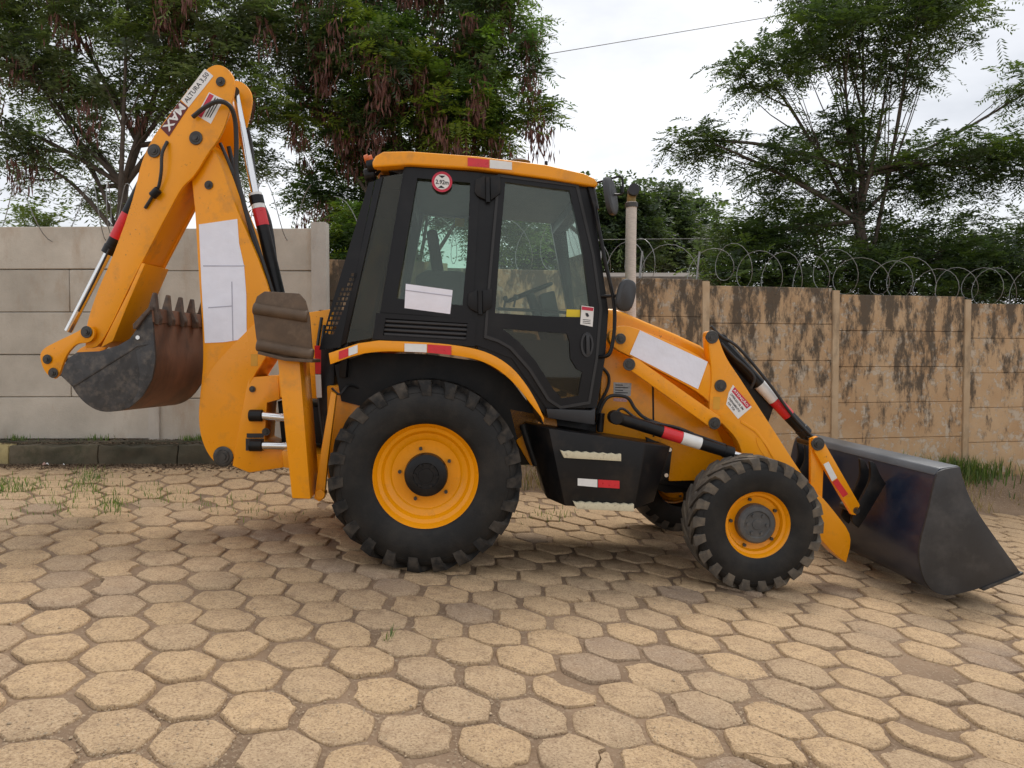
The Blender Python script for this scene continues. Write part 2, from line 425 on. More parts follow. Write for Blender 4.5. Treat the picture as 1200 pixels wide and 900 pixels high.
# ---- hexagonal concrete pavers
def paver_mat():
    m = bpy.data.materials.new('tan_concrete_paver'); t, b = nodes_of(m); N, L = t.nodes, t.links
    g = N.new('ShaderNodeNewGeometry'); oi = N.new('ShaderNodeObjectInfo')
    at = N.new('ShaderNodeAttribute'); at.attribute_name = 'col'
    n0 = N.new('ShaderNodeTexNoise'); n0.inputs['Scale'].default_value = 0.9; n0.inputs['Detail'].default_value = 4
    n1 = N.new('ShaderNodeTexNoise'); n1.inputs['Scale'].default_value = 14; n1.inputs['Detail'].default_value = 8; n1.inputs['Roughness'].default_value = 0.7
    n2 = N.new('ShaderNodeTexVoronoi'); n2.inputs['Scale'].default_value = 130
    n3 = N.new('ShaderNodeTexNoise'); n3.inputs['Scale'].default_value = 88; n3.inputs['Detail'].default_value = 6; n3.inputs['Roughness'].default_value = 0.8
    for n in (n0, n1, n2, n3): L.new(g.outputs['Position'], n.inputs['Vector'])
    r = N.new('ShaderNodeValToRGB')
    e = r.color_ramp.elements
    e[0].position = 0.0; e[0].color = (0.32, 0.235, 0.17, 1)
    e[1].position = 1.0; e[1].color = (0.56, 0.39, 0.225, 1)
    k = e.new(0.25); k.color = (0.48, 0.345, 0.215, 1)
    k = e.new(0.7); k.color = (0.53, 0.37, 0.215, 1)
    ad = N.new('ShaderNodeMath'); ad.operation = 'ADD'; L.new(oi.outputs['Random'], ad.inputs[0])
    L.new(n0.outputs['Fac'], ad.inputs[1])
    sb = N.new('ShaderNodeMath'); sb.operation = 'MULTIPLY_ADD'; L.new(ad.outputs[0], sb.inputs[0]); sb.inputs[1].default_value = 1.05; sb.inputs[2].default_value = -0.45
    L.new(sb.outputs[0], r.inputs['Fac'])
    # blotches of dirt
    r1 = N.new('ShaderNodeMapRange'); r1.inputs['From Min'].default_value = 0.47; r1.inputs['From Max'].default_value = 0.70; r1.inputs['To Max'].default_value = 0.75
    L.new(n1.outputs['Fac'], r1.inputs['Value'])
    m1 = N.new('ShaderNodeMix'); m1.data_type = 'RGBA'; L.new(r1.outputs['Result'], m1.inputs[0]); L.new(r.outputs['Color'], m1.inputs[6]); m1.inputs[7].default_value = (0.33, 0.22, 0.135, 1)
    # speckle of aggregate: dark pits and pale grains
    r3 = N.new('ShaderNodeMapRange'); r3.inputs['From Min'].default_value = 0.475; r3.inputs['From Max'].default_value = 0.40; r3.inputs['To Max'].default_value = 0.9
    L.new(n3.outputs['Fac'], r3.inputs['Value'])
    m2 = N.new('ShaderNodeMix'); m2.data_type = 'RGBA'; L.new(r3.outputs['Result'], m2.inputs[0]); L.new(m1.outputs[2], m2.inputs[6]); m2.inputs[7].default_value = (0.20, 0.13, 0.08, 1)
    r4 = N.new('ShaderNodeMapRange'); r4.inputs['From Min'].default_value = 0.54; r4.inputs['From Max'].default_value = 0.64; r4.inputs['To Max'].default_value = 0.65
    L.new(n3.outputs['Fac'], r4.inputs['Value'])
    m3 = N.new('ShaderNodeMix'); m3.data_type = 'RGBA'; L.new(r4.outputs['Result'], m3.inputs[0]); L.new(m2.outputs[2], m3.inputs[6]); m3.inputs[7].default_value = (0.66, 0.52, 0.36, 1)
    L.new(m3.outputs[2], b.inputs['Base Color'])
    b.inputs['Roughness'].default_value = 0.92
    b.inputs['Specular IOR Level'].default_value = 0.25
    ma = N.new('ShaderNodeMath'); ma.operation = 'ADD'; L.new(n3.outputs['Fac'], ma.inputs[0]); L.new(n1.outputs['Fac'], ma.inputs[1])
    bp = N.new('ShaderNodeBump'); bp.inputs['Strength'].default_value = 0.9; bp.inputs['Distance'].default_value = 0.008
    L.new(ma.outputs[0], bp.inputs['Height']); L.new(bp.outputs['Normal'], b.inputs['Normal'])
    return m
M_paver = paver_mat()
SP = 0.366                                           # flat to flat incl. joint
AZ = R(-27)
AX = Vector((math.sin(AZ), math.cos(AZ))); BX = Vector((math.cos(AZ), -math.sin(AZ)))
def paver_geo(seed, broken=False):
    rd = random.Random(seed)
    rad = (SP - 0.022) / math.sqrt(3)
    out = []
    for i in range(6):
        a0, a1 = math.pi / 3 * i, math.pi / 3 * (i + 1)
        for t in (0.07, 0.36, 0.64, 0.93):
            p = Vector((math.cos(a0), math.sin(a0))).lerp(Vector((math.cos(a1), math.sin(a1))), t)
            out.append(p * rad * (1 + rd.uniform(-0.05, 0.016)) * (0.975 if t in (0.07, 0.93) else 1))
    if rd.random() < 0.4:                            # a knocked-off corner
        k = rd.randrange(24)
        for j in range(-1, 3): out[(k + j) % 24] *= rd.uniform(0.86, 0.94)
    out = [Vector((p.x * 0.835, p.y)) for p in out]
    rings = []
    if broken:
        k = rd.randrange(24); n = 24; ln_ = rd.randint(5, 9)
        idx = [(k + i) % n for i in range(ln_ + 1)]
        pa, pb = out[idx[0]], out[idx[-1]]
        jag = [pb.lerp(pa, t) + Vector((rd.uniform(-1, 1), rd.uniform(-1, 1))) * 0.016 - (pa + pb) * 0.10 for t in (0.18, 0.4, 0.6, 0.82)]
        rest = [out[(idx[-1] + i) % n] for i in range(n - ln_ + 1)]
        rings.append(rest + jag[::-1])
        chunk = [out[i] for i in idx] + jag
        ce = sum(chunk, Vector((0, 0))) / len(chunk)
        if rd.random() < 0.6: rings.append([ce + (p - ce) * 0.78 for p in chunk])
    else:
        rings.append(out)
    v, f = [], []
    for poly in rings:
        n = len(poly); o = len(v)
        ce = sum(poly, Vector((0, 0))) / n
        dz = rd.uniform(-0.004, 0.003)
        for s, z in ((1.0, -0.05), (1.0, -0.007 + dz), (0.965, dz)):
            for p in poly:
                q = ce + (p - ce) * s
                v.append((q.x, q.y, z + (rd.uniform(-0.0015, 0.0015) if s < 1 else 0)))
        v.append((ce.x, ce.y, dz + 0.003)); cidx = len(v) - 1
        for i in range(n):
            j = (i + 1) % n
            f.append((o + i, o + j, o + n + j, o + n + i))
            f.append((o + n + i, o + n + j, o + 2 * n + j, o + 2 * n + i))
            f.append((o + 2 * n + i, o + 2 * n + j, cidx))
    return v, f
PV = [paver_geo(i) for i in range(22)] + [paver_geo(100 + i, True) for i in range(6)]
PVM = []
for v, f in PV:
    me = bpy.data.meshes.new('paver'); me.from_pydata(v, [], f); me.materials.append(M_paver)
    me.polygons.foreach_set('use_smooth', [True] * len(f)); me.set_sharp_from_angle(angle=R(50)); PVM.append(me)
pavement = empty('pavement', (0, 0, 0))
tag(pavement, 'yard paved with worn tan hexagonal concrete blocks', 'pavement', kind='structure')
spots = []
for i in range(-44, 45):
    for j in range(-54, 55):
        o = AX * (SP * (i + (0.5 if j % 2 else 0))) + BX * (0.2665 * j) + Vector((0.05, 5.1))
        x, y = o
        if not (-9.5 < x < 10.5 and 1.6 < y < pave_end(x) - 0.12): continue
        vis = 0
        if y > 1.9:
            px, py = project((x, y, gz(x, y)))
            if -55 < px < 1255 and py < 960: vis = 1.0 / y
        spots.append((vis, x, y))
rp = random.Random(5)
spots.sort(reverse=True)
sv, sf = [], []
for n, (vis, x, y) in enumerate(spots):
    gap = rp.random() < 0.004
    x += rp.uniform(-0.006, 0.006); y += rp.uniform(-0.006, 0.006)
    nrm = gnormal(x, y)
    nrm = (nrm + Vector((rp.uniform(-0.022, 0.022), rp.uniform(-0.022, 0.022), 0))).normalized()
    rot = Vector((0, 0, 1)).rotation_difference(nrm).to_matrix() @ Matrix.Rotation(-AZ + math.pi * rp.randrange(2) + rp.uniform(-0.035, 0.035), 3, 'Z')
    loc = Vector((x, y, gz(x, y) + rp.uniform(-0.006, 0.004)))
    k = rp.randrange(22) if rp.random() > 0.085 else 22 + rp.randrange(6)
    if gap: continue
    if n < 300:
        o = bpy.data.objects.new('paver', PVM[k]); COL.objects.link(o)
        o.matrix_world = Matrix.Translation(loc) @ rot.to_4x4()
        o.parent = pavement
    else:
        b0 = len(sv); sv += [rot @ Vector(q) + loc for q in PV[k][0]]; sf += [tuple(b0 + q for q in fc) for fc in PV[k][1]]
me = bpy.data.meshes.new('far_pavers'); me.from_pydata(sv, [], sf); me.materials.append(M_paver)
fp = bpy.data.objects.new('far_pavers', me); COL.objects.link(fp); fp.parent = pavement; fp['kind'] = 'stuff'

# ---- loose grit in the joints
def grit():
    V, Fc = [], []
    base = np.array([(1, 0, 0), (-1, 0, 0), (0, 1, 0), (0, -1, 0), (0, 0, 1)], float)
    fb = np.array([(0, 2, 4), (2, 1, 4), (1, 3, 4), (3, 0, 4)])
    rd = random.Random(3); k = 0
    for _ in range(34000):
        y = 2.3 + rd.random() ** 1.4 * 6.2; x = rd.uniform(-0.72, 0.72) * y
        if y > pave_end(x) + 0.3: continue
        dens = noise.noise((x * 1.3 + 9, y * 1.3, 2))
        if dens < rd.uniform(-0.3, 0.25): continue
        s = rd.uniform(0.002, 0.0062) * (1 + (rd.random() < 0.05) * 1.0)
        a = rd.uniform(0, 6.28); c, q = math.cos(a), math.sin(a)
        b = base * np.array([s, s * rd.uniform(0.6, 1), s * rd.uniform(0.5, 0.9)])
        b = np.stack([b[:, 0] * c - b[:, 1] * q, b[:, 0] * q + b[:, 1] * c, b[:, 2]], 1)
        V.append(b + np.array([x, y, gz(x, y) - JOINT * 0.55 if rd.random() < 0.7 else gz(x, y)])); Fc.append(fb + 5 * k); k += 1
    return np.concatenate(V), np.concatenate(Fc)
M_grit = mat('pale_grit', (0.33, 0.25, 0.165), 0.95, var=0.45, scale=50, coords='World')
gv_, gf_ = grit()
tag(np_mesh('grit', gv_, gf_, M_grit), 'small loose stones and grit scattered over the pavers', 'grit', kind='stuff')

# =================================================================== WALLS
def concrete_mat(name, c_lo, c_hi, stain, amt, streak=True):
    m = bpy.data.materials.new(name); t, b = nodes_of(m); N, L = t.nodes, t.links
    g = N.new('ShaderNodeNewGeometry'); oi = N.new('ShaderNodeObjectInfo')
    n1 = N.new('ShaderNodeTexNoise'); n1.inputs['Scale'].default_value = 2.3; n1.inputs['Detail'].default_value = 8; n1.inputs['Roughness'].default_value = 0.6
    mp_ = N.new('ShaderNodeMapping'); mp_.inputs['Scale'].default_value = (1, 1, 0.35 if streak else 1)
    n2 = N.new('ShaderNodeTexNoise'); n2.inputs['Scale'].default_value = 3.1; n2.inputs['Detail'].default_value = 7; n2.inputs['Roughness'].default_value = 0.68
    n3 = N.new('ShaderNodeTexNoise'); n3.inputs['Scale'].default_value = 60; n3.inputs['Detail'].default_value = 6
    L.new(g.outputs['Position'], n1.inputs['Vector']); L.new(g.outputs['Position'], mp_.inputs['Vector']); L.new(mp_.outputs[0], n2.inputs['Vector']); L.new(g.outputs['Position'], n3.inputs['Vector'])
    r = N.new('ShaderNodeValToRGB'); r.color_ramp.elements[0].position = 0.32; r.color_ramp.elements[0].color = (*c_lo, 1); r.color_ramp.elements[1].position = 0.68; r.color_ramp.elements[1].color = (*c_hi, 1)
    L.new(n1.outputs['Fac'], r.inputs['Fac'])
    rv = N.new('ShaderNodeMapRange'); rv.inputs['To Min'].default_value = 0.88; rv.inputs['To Max'].default_value = 1.08; L.new(oi.outputs['Random'], rv.inputs['Value'])
    vm = N.new('ShaderNodeVectorMath'); vm.operation = 'SCALE'; L.new(r.outputs['Color'], vm.inputs[0]); L.new(rv.outputs['Result'], vm.inputs['Scale'])
    rr = N.new('ShaderNodeMapRange'); rr.inputs['From Min'].default_value = 0.52; rr.inputs['From Max'].default_value = 0.72; rr.inputs['To Max'].default_value = amt
    L.new(n2.outputs['Fac'], rr.inputs['Value'])
    mm = N.new('ShaderNodeMix'); mm.data_type = 'RGBA'; L.new(rr.outputs['Result'], mm.inputs[0]); L.new(vm.outputs[0], mm.inputs[6]); mm.inputs[7].default_value = (*stain, 1)
    L.new(mm.outputs[2], b.inputs['Base Color']); b.inputs['Roughness'].default_value = 0.92
    bp = N.new('ShaderNodeBump'); bp.inputs['Strength'].default_value = 0.35; bp.inputs['Distance'].default_value = 0.01
    L.new(n3.outputs['Fac'], bp.inputs['Height']); L.new(bp.outputs['Normal'], b.inputs['Normal'])
    return m
M_conc = concrete_mat('grey_precast_concrete', (0.41, 0.37, 0.31), (0.54, 0.49, 0.415), (0.33, 0.22, 0.13), 0.55)
M_post = concrete_mat('grey_post_concrete', (0.42, 0.385, 0.34), (0.52, 0.48, 0.42), (0.25, 0.2, 0.15), 0.45)

def old_wall_mat():
    m = bpy.data.materials.new('peeling_mouldy_plaster'); t, b = nodes_of(m); N, L = t.nodes, t.links
    g = N.new('ShaderNodeNewGeometry')
    mp_ = N.new('ShaderNodeMapping'); mp_.inputs['Scale'].default_value = (1, 1, 0.36); L.new(g.outputs['Position'], mp_.inputs['Vector'])
    def nz(s, d, ro, src=None):
        n = N.new('ShaderNodeTexNoise'); n.inputs['Scale'].default_value = s; n.inputs['Detail'].default_value = d; n.inputs['Roughness'].default_value = ro
        L.new(src or g.outputs['Position'], n.inputs['Vector']); return n
    n1, n2, n3, n4 = nz(1.6, 6, 0.6), nz(5.2, 10, 0.74, mp_.outputs[0]), nz(7.0, 10, 0.74), nz(38, 8, 0.7)
    r = N.new('ShaderNodeValToRGB'); e = r.color_ramp.elements
    e[0].position = 0.3; e[0].color = (0.40, 0.245, 0.125, 1); e[1].position = 0.7; e[1].color = (0.52, 0.37, 0.225, 1)
    L.new(n1.outputs['Fac'], r.inputs['Fac'])
    # pale bare patches
    rp_ = N.new('ShaderNodeMapRange'); rp_.inputs['From Min'].default_value = 0.53; rp_.inputs['From Max'].default_value = 0.57; rp_.inputs['To Max'].default_value = 0.8
    L.new(n3.outputs['Fac'], rp_.inputs['Value'])
    m1 = N.new('ShaderNodeMix'); m1.data_type = 'RGBA'; L.new(rp_.outputs['Result'], m1.inputs[0]); L.new(r.outputs['Color'], m1.inputs[6]); m1.inputs[7].default_value = (0.5, 0.43, 0.34, 1)
    # black mould, more of it towards the top of the wall
    sx = N.new('ShaderNodeSeparateXYZ'); L.new(g.outputs['Position'], sx.inputs[0])
    hm = N.new('ShaderNodeMapRange'); hm.inputs['From Min'].default_value = 0.2; hm.inputs['From Max'].default_value = 2.6; hm.inputs['To Min'].default_value = -0.055; hm.inputs['To Max'].default_value = 0.10
    L.new(sx.outputs['Z'], hm.inputs['Value'])
    ad = N.new('ShaderNodeMath'); ad.operation = 'ADD'; L.new(n2.outputs['Fac'], ad.inputs[0]); L.new(hm.outputs['Result'], ad.inputs[1])
    rm = N.new('ShaderNodeMapRange'); rm.inputs['From Min'].default_value = 0.50; rm.inputs['From Max'].default_value = 0.605; rm.inputs['To Max'].default_value = 0.92
    L.new(ad.outputs[0], rm.inputs['Value'])
    m2 = N.new('ShaderNodeMix'); m2.data_type = 'RGBA'; L.new(rm.outputs['Result'], m2.inputs[0]); L.new(m1.outputs[2], m2.inputs[6]); m2.inputs[7].default_value = (0.075, 0.058, 0.042, 1)
    L.new(m2.outputs[2], b.inputs['Base Color']); b.inputs['Roughness'].default_value = 0.95
    sm = N.new('ShaderNodeMath'); sm.operation = 'SUBTRACT'; L.new(n4.outputs['Fac'], sm.inputs[0]); L.new(rp_.outputs['Result'], sm.inputs[1])
    bp = N.new('ShaderNodeBump'); bp.inputs['Strength'].default_value = 0.5; bp.inputs['Distance'].default_value = 0.012
    L.new(sm.outputs[0], bp.inputs['Height']); L.new(bp.outputs['Normal'], b.inputs['Normal'])
    return m
M_old = old_wall_mat()
M_oldpost = concrete_mat('worn_pilaster_plaster', (0.42, 0.29, 0.17), (0.54, 0.41, 0.27), (0.08, 0.06, 0.04), 0.85)

def panel_mesh(name, L, H, T, m):
    b = MB(); b.box(0, L, 0, T, 0, H, bev=0.008, seg=1); return b.mesh(name, m)
# ---- left: newer precast panel wall
WY = 8.78
wall_l = empty('panel_wall', (-4.0, WY, 0.55))
tag(wall_l, 'tall pale grey concrete panel wall with mossy kerb behind the digging bucket', 'wall')
Hc = 0.486
XL = [at_depth(p, 400, WY).x for p in (-215, -18, 179, 375)]
for bay in range(3):
    x0, x1 = XL[bay], XL[bay + 1]
    zb = 0.59 - 0.016 * bay + 0.03
    me = panel_mesh('concrete_panel', x1 - x0 - 0.11, Hc - 0.007, 0.05, M_conc)
    half = panel_mesh('concrete_panel', (x1 - x0 - 0.115) / 2, Hc - 0.007, 0.05, M_conc)
    for k in range(5):
        if k in (1, 3) and bay == 1:
            for q in range(2):
                o = bpy.data.objects.new('concrete_panel', half); COL.objects.link(o); o.parent = wall_l
                o.matrix_parent_inverse = Matrix.Translation(-wall_l.location)
                o.location = (x0 + 0.055 + q * ((x1 - x0 - 0.11) / 2 + 0.0025), WY + 0.03 + rp.uniform(-0.006, 0.006), zb + k * Hc)
            continue
        o = bpy.data.objects.new('concrete_panel', me); COL.objects.link(o); o.parent = wall_l
        o.matrix_parent_inverse = Matrix.Translation(-wall_l.location)
        o.location = (x0 + 0.055, WY + 0.03 + rp.uniform(-0.006, 0.006), zb + k * Hc)
        o.rotation_euler = (0, R(rp.uniform(-0.25, 0.1)), 0)
for i, x in enumerate(XL):
    b = MB(); e = 0.085 if i == 3 else 0.062
    b.box(x - e, x + e, WY - (0.04 if i == 3 else 0.012), WY + 0.13, 0.2, 3.09 - (0.016 * i) + (0.03 if i == 3 else -0.05), bev=0.012)
    o = b.obj('post', M_post, wall_l); o.matrix_parent_inverse = Matrix.Translation(-wall_l.location)

b = MB(); b.box(XL[0] - 0.05, XL[3] + 0.05, WY + 0.085, WY + 0.105, 0.3, 2.98)  # backing slab added to stop sky showing through the panel gaps
o = b.obj('gap_backing', M_post, wall_l); o.matrix_parent_inverse = Matrix.Translation(-wall_l.location)
# ---- kerb below the panel wall
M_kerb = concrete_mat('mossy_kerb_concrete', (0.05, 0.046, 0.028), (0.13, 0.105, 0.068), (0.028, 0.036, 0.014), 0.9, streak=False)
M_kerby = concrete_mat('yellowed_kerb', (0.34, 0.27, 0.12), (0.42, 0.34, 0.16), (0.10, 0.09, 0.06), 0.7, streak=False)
kerb = empty('kerb', (-4, 8.5, 0.35)); tag(kerb, 'low mossy kerb along the foot of the grey panel wall', 'kerb')
xk = -9.6
while xk < -2.1:
    ln = rp.uniform(0.85, 1.1)
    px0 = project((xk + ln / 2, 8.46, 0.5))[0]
    b = MB(); b.box(xk, min(xk + ln - 0.004, -2.0), 8.45, 8.63, 0.15, 0.565 + rp.uniform(-0.012, 0.012), bev=0.025, seg=2)
    bmesh.ops.subdivide_edges(b.bm, edges=[e for e in b.bm.edges if e.calc_length() > 0.12], cuts=9, use_grid_fill=True)
    for q in b.bm.verts:
        d = noise.noise_vector(q.co * 7.0) * 0.028 + noise.noise_vector(q.co * 20.0) * 0.012
        q.co += Vector((d.x * 0.3, d.y, d.z))
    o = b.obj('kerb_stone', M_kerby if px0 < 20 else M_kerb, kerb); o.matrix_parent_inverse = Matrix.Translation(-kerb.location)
    xk += ln
b = MB(); b.box(-9.6, -2.0, 8.632, WY - 0.015, 0.15, 0.60, bev=0.01)
o = b.obj('soil_fill', M_kerb, kerb); o.matrix_parent_inverse = Matrix.Translation(-kerb.location)

# ---- right: old peeling wall, running away to the right
def oldw(x): return 9.72 + 0.2 * x
wall_r = empty('old_wall', (2.0, oldw(2.0), 0.2))
tag(wall_r, 'old peeling plaster panel wall with black mould and thin pilasters', 'wall')
def x_on_old(px):
    k = (px - CX) / F
    return k * 9.72 / (1 - 0.2 * k)
PXP = [372, 520, 672, 826, 978, 1132, 1290, 1450]
XP = [x_on_old(p) for p in PXP]
yaw_old = math.atan(0.2)
for bay in range(len(XP) - 1):
    xa, xb = XP[bay], XP[bay + 1]
    pm = (PXP[bay] + PXP[bay + 1]) / 2
    D = oldw((xa + xb) / 2)
    ztop = HC + (CY - 29 - (302 + (pm - 390) * 26 / 390.0)) / F * D
    ln = math.hypot(xb - xa, 0.2 * (xb - xa)) - 0.09
    hp = 0.5
    me = panel_mesh('plaster_panel', ln, hp - 0.003, 0.06, M_old)
    for k in range(6):
        z0 = ztop - (k + 1) * hp
        if z0 < -1.2: break
        o = bpy.data.objects.new('plaster_panel', me); COL.objects.link(o); o.parent = wall_r
        o.matrix_parent_inverse = Matrix.Translation(-wall_r.location)
        o.location = (xa + 0.045, oldw(xa + 0.045) + rp.uniform(-0.006, 0.006), z0); o.rotation_euler = (0, 0, yaw_old)
    b = MB(); b.box(-0.05, 0.05, -0.028, 0.12, -0.7, ztop + 0.05, bev=0.012)
    o = b.obj('pilaster', M_oldpost, wall_r); o.matrix_parent_inverse = Matrix.Translation(-wall_r.location)
    o.location = (xa, oldw(xa), 0); o.rotation_euler = (0, 0, yaw_old)
zt_ = [HC + (421 - (302 + (p - 390) * 26 / 390.0)) / F * oldw(x) - 0.09 for p, x in zip(PXP, XP)]
v = []
for x, z in zip(XP, zt_):
    for dy, zz in ((0.075, -1.0), (0.075, z), (0.095, z), (0.095, -1.0)): v.append((x, oldw(x) + dy, zz))
f = []
for i in range(len(XP) - 1):
    for k in range(4): f.append([i * 4 + k, i * 4 + (k + 1) % 4, (i + 1) * 4 + (k + 1) % 4, (i + 1) * 4 + k])
b = MB(); b.raw(v, f); o = b.obj('gap_backing', M_oldpost, wall_r); o.matrix_parent_inverse = Matrix.Translation(-wall_r.location)  # slab added behind the panels so no sky shows through the joints
# =================================================================== BACKHOE LOADER
YAW = R(4.3)
gx_ = Vector((math.cos(RHO), 0, -math.sin(RHO))); gy_ = Vector((0, 1, 0)); gz_ = Vector((math.sin(RHO), 0, math.cos(RHO)))
e_f = gx_ * math.cos(YAW) + gy_ * math.sin(YAW)
e_w = gy_ * math.cos(YAW) - gx_ * math.sin(YAW)
_r = ray(499, 673); _t = -HC / (_r.z + TR * _r.x)
ORG = CAM + _r * _t
MT = Matrix((( e_f.x, e_w.x, gz_.x, ORG.x), (e_f.y, e_w.y, gz_.y, ORG.y), (e_f.z, e_w.z, gz_.z, ORG.z), (0, 0, 0, 1)))
T = Frame(MT)
digger = empty('backhoe_loader'); digger.matrix_world = MT
tag(digger, 'orange-yellow backhoe loader with black cab, papers taped over its markings', 'backhoe loader')
WID = 2.24
def plate(px, w, th, m, name, parent, bev=0.006, fr=T, X=None, label=None, rd_=0):
    b = MB(); b.prism(fr.poly(rnd(px, rd_) if rd_ else px, w), w, w + th, bev)
    if X is not None: b.xform(X)
    return b.obj(name, m, parent, label=label)
def mir(pts): return pts

# ---- wheels
def tyre_mesh(Rr, W, rr, nl, lug_h, sweep, lugw):
    b = MB()
    c = (0, 0, 0); Rc = Rr - lug_h
    h = W / 2
    prof = [(0.10 * W, rr - 0.012), (0.055 * W, rr + 0.004), (0.035 * W, rr + 0.03), (0.0, rr + 0.40 * (Rc - rr)), (0.012 * W, rr + 0.62 * (Rc - rr)), (0.045 * W, rr + 0.80 * (Rc - rr)),
            (0.085 * W, rr + 0.92 * (Rc - rr)), (0.16 * W, Rc - 0.006), (0.3 * W, Rc), (h, Rc + 0.004)]
    prof = prof + [(W - w, r) for w, r in reversed(prof[:-1])]
    b.lathe(c, prof, 96)
    # raised rings on the sidewall
    for r0 in (rr + 0.055, rr + 0.78 * (Rc - rr)):
        k = min(range(len(prof[:8])), key=lambda i: abs(prof[i][1] - r0))
        b.lathe(c, [(prof[k][0] + 0.004, r0 - 0.006), (prof[k][0] - 0.004, r0), (prof[k][0] + 0.004, r0 + 0.006)], 96)
    return b, Rc
def lug_mesh(Rr, W, rr, nl, lug_h, sweep, lugw):
    b = MB(); Rc = Rr - lug_h
    for side in (0, 1):
        for i in range(nl):
            a0 = 2 * math.pi * (i + 0.5 * side) / nl
            path = [(0.045 * W, rr + 0.70 * (Rc - rr), -0.02, 0.15), (0.06 * W, rr + 0.92 * (Rc - rr), 0.02, 1.0), (0.10 * W, Rc, 0.06, 1), (0.2 * W, Rc, 0.3, 1), (0.38 * W, Rc, 0.72, 0.95), (0.54 * W, Rc, 1.0, 0.9)]
            v, f = [], []
            for n, (w, r, s, k) in enumerate(path):
                a = a0 + sweep * s
                hw = lugw * (1.0 if n > 1 else 0.85) / 2
                top = r + lug_h * k if n > 1 else r + lug_h * 0.25 * n
                wo = w - ((0.022 + 0.028 * k) * W if n < 2 else (0.035 * W if n == 2 else 0))
                for (rad, da) in ((r - 0.012, -1.12), (top, -0.85), (top, 0.85), (r - 0.012, 1.12)):
                    aa = a + da * hw
                    ww = wo if rad == top else w + 0.02
                    ww = ww if side == 0 else W - ww
                    v.append((rad * math.cos(aa), ww, rad * math.sin(aa)))
            m = len(path)
            for n in range(m - 1):
                for q in range(3):
                    f.append([n * 4 + q, n * 4 + q + 1, (n + 1) * 4 + q + 1, (n + 1) * 4 + q])
            f.append([0, 1, 2, 3]); f.append([(m - 1) * 4 + q for q in (3, 2, 1, 0)])
            b.raw(v, f)
    return b
def make_wheel(name, u, zc, w0, Rr, W, rr, nl, lug_h, sweep, lugw, rimprof, hubprof, hubm, nuts, nut_r, hub_d, trm):
    b = MB(); b.lathe((0, 0, 0), rimprof, 72); rim = b.obj(name, M_rim, digger, 30)
    rim.location = (u, w0, zc)
    tb, Rc = tyre_mesh(Rr, W, rr, nl, lug_h, sweep, lugw); ty = tb.obj('tyre', M_tyre, rim, 50)
    lb = lug_mesh(Rr, W, rr, nl, lug_h, sweep, lugw); lb.obj('tread', trm, rim, 40)
    hb = MB(); hb.lathe((0, 0, 0), hubprof, 48); hub = hb.obj('hub', hubm, rim, 30)
    for i in range(6):                                     # small casting ribs on the hub face
        a = i * math.pi / 3
        hb = MB(); q = Vector((math.cos(a) * hub_d * 0.55, hubprof[0][0] - 0.002, math.sin(a) * hub_d * 0.55))
        hb.rod(q + Vector((0, 0.006, 0)), q - Vector((0, 0.006, 0)), hub_d * 0.09, n=10); hb.obj('hub_bolt', hubm, rim)
    nm = None
    for i in range(nuts):
        a = 0.6 + i * 2 * math.pi / nuts
        nb = MB(); q = Vector((math.cos(a) * nut_r, rimprof[-1][0] - 0.004, math.sin(a) * nut_r))
        nb.rod(q + Vector((0, 0.02, 0)), q - Vector((0, 0.022, 0)), 0.013, n=6); nb.obj('wheel_nut', M_steel, rim)
    return rim
ur, zr = T.P(499, 558, 0.06); RR = zr
uf, zf = T.P(888, 615, 0.06); RF = zf
rl = 0.365
rimR = [(0.05, rl + 0.018), (0.045, rl), (0.06, rl - 0.012), (0.09, rl - 0.03), (0.10, rl - 0.055), (0.13, rl - 0.075), (0.14, rl - 0.11), (0.155, rl - 0.125), (0.16, 0.20), (0.155, 0.15), (0.155, 0.01)]
hubR = [(0.07, 0.0), (0.07, 0.05), (0.074, 0.052), (0.074, 0.085), (0.068, 0.09), (0.072, 0.128), (0.085, 0.146), (0.12, 0.152), (0.17, 0.152)]
wr = make_wheel('rear_wheel', ur, zr, 0.0, RR, 0.47, rl + 0.01, 23, 0.026, 0.36, 0.155, rimR, hubR, M_black2, 5, 0.185, 0.14, M_tread2)
rf = 0.243
rimF = [(0.045, rf + 0.014), (0.04, rf), (0.052, rf - 0.01), (0.075, rf - 0.022), (0.082, rf - 0.04), (0.11, rf - 0.052), (0.12, 0.15), (0.12, 0.01)]
hubF = [(0.045, 0.0), (0.045, 0.035), (0.05, 0.038), (0.05, 0.09), (0.042, 0.098), (0.046, 0.128), (0.06, 0.14), (0.13, 0.142)]
wf = make_wheel('front_wheel', uf, zf, 0.02, RF, 0.33, rf + 0.008, 22, 0.019, 0.40, 0.185, rimF, hubF, M_grey, 5, 0.175, 0.13, M_tread)
def dup_tree(o, loc, rz):
    c = o.copy(); COL.objects.link(c); c.location = loc; c.rotation_euler = (0, 0, rz)
    for ch in list(o.children):
        d = ch.copy(); COL.objects.link(d); d.parent = c
    return c
dup_tree(wr, (ur, WID, zr), math.pi)
dup_tree(wf, (uf, WID - 0.02, zf), math.pi)
b = MB(); b.rod((ur, 0.2, zr), (ur, WID - 0.2, zr), 0.12); b.box(ur - 0.2, ur + 0.2, 0.75, 1.5, zr - 0.18, zr + 0.2, 0.04); b.obj('rear_axle', M_black2, digger)
b = MB(); b.rod((uf, 0.15, zf), (uf, WID - 0.15, zf), 0.085); b.box(uf - 0.13, uf + 0.13, 0.8, 1.44, zf - 0.13, zf + 0.16, 0.03); b.obj('front_axle', M_black2, digger)

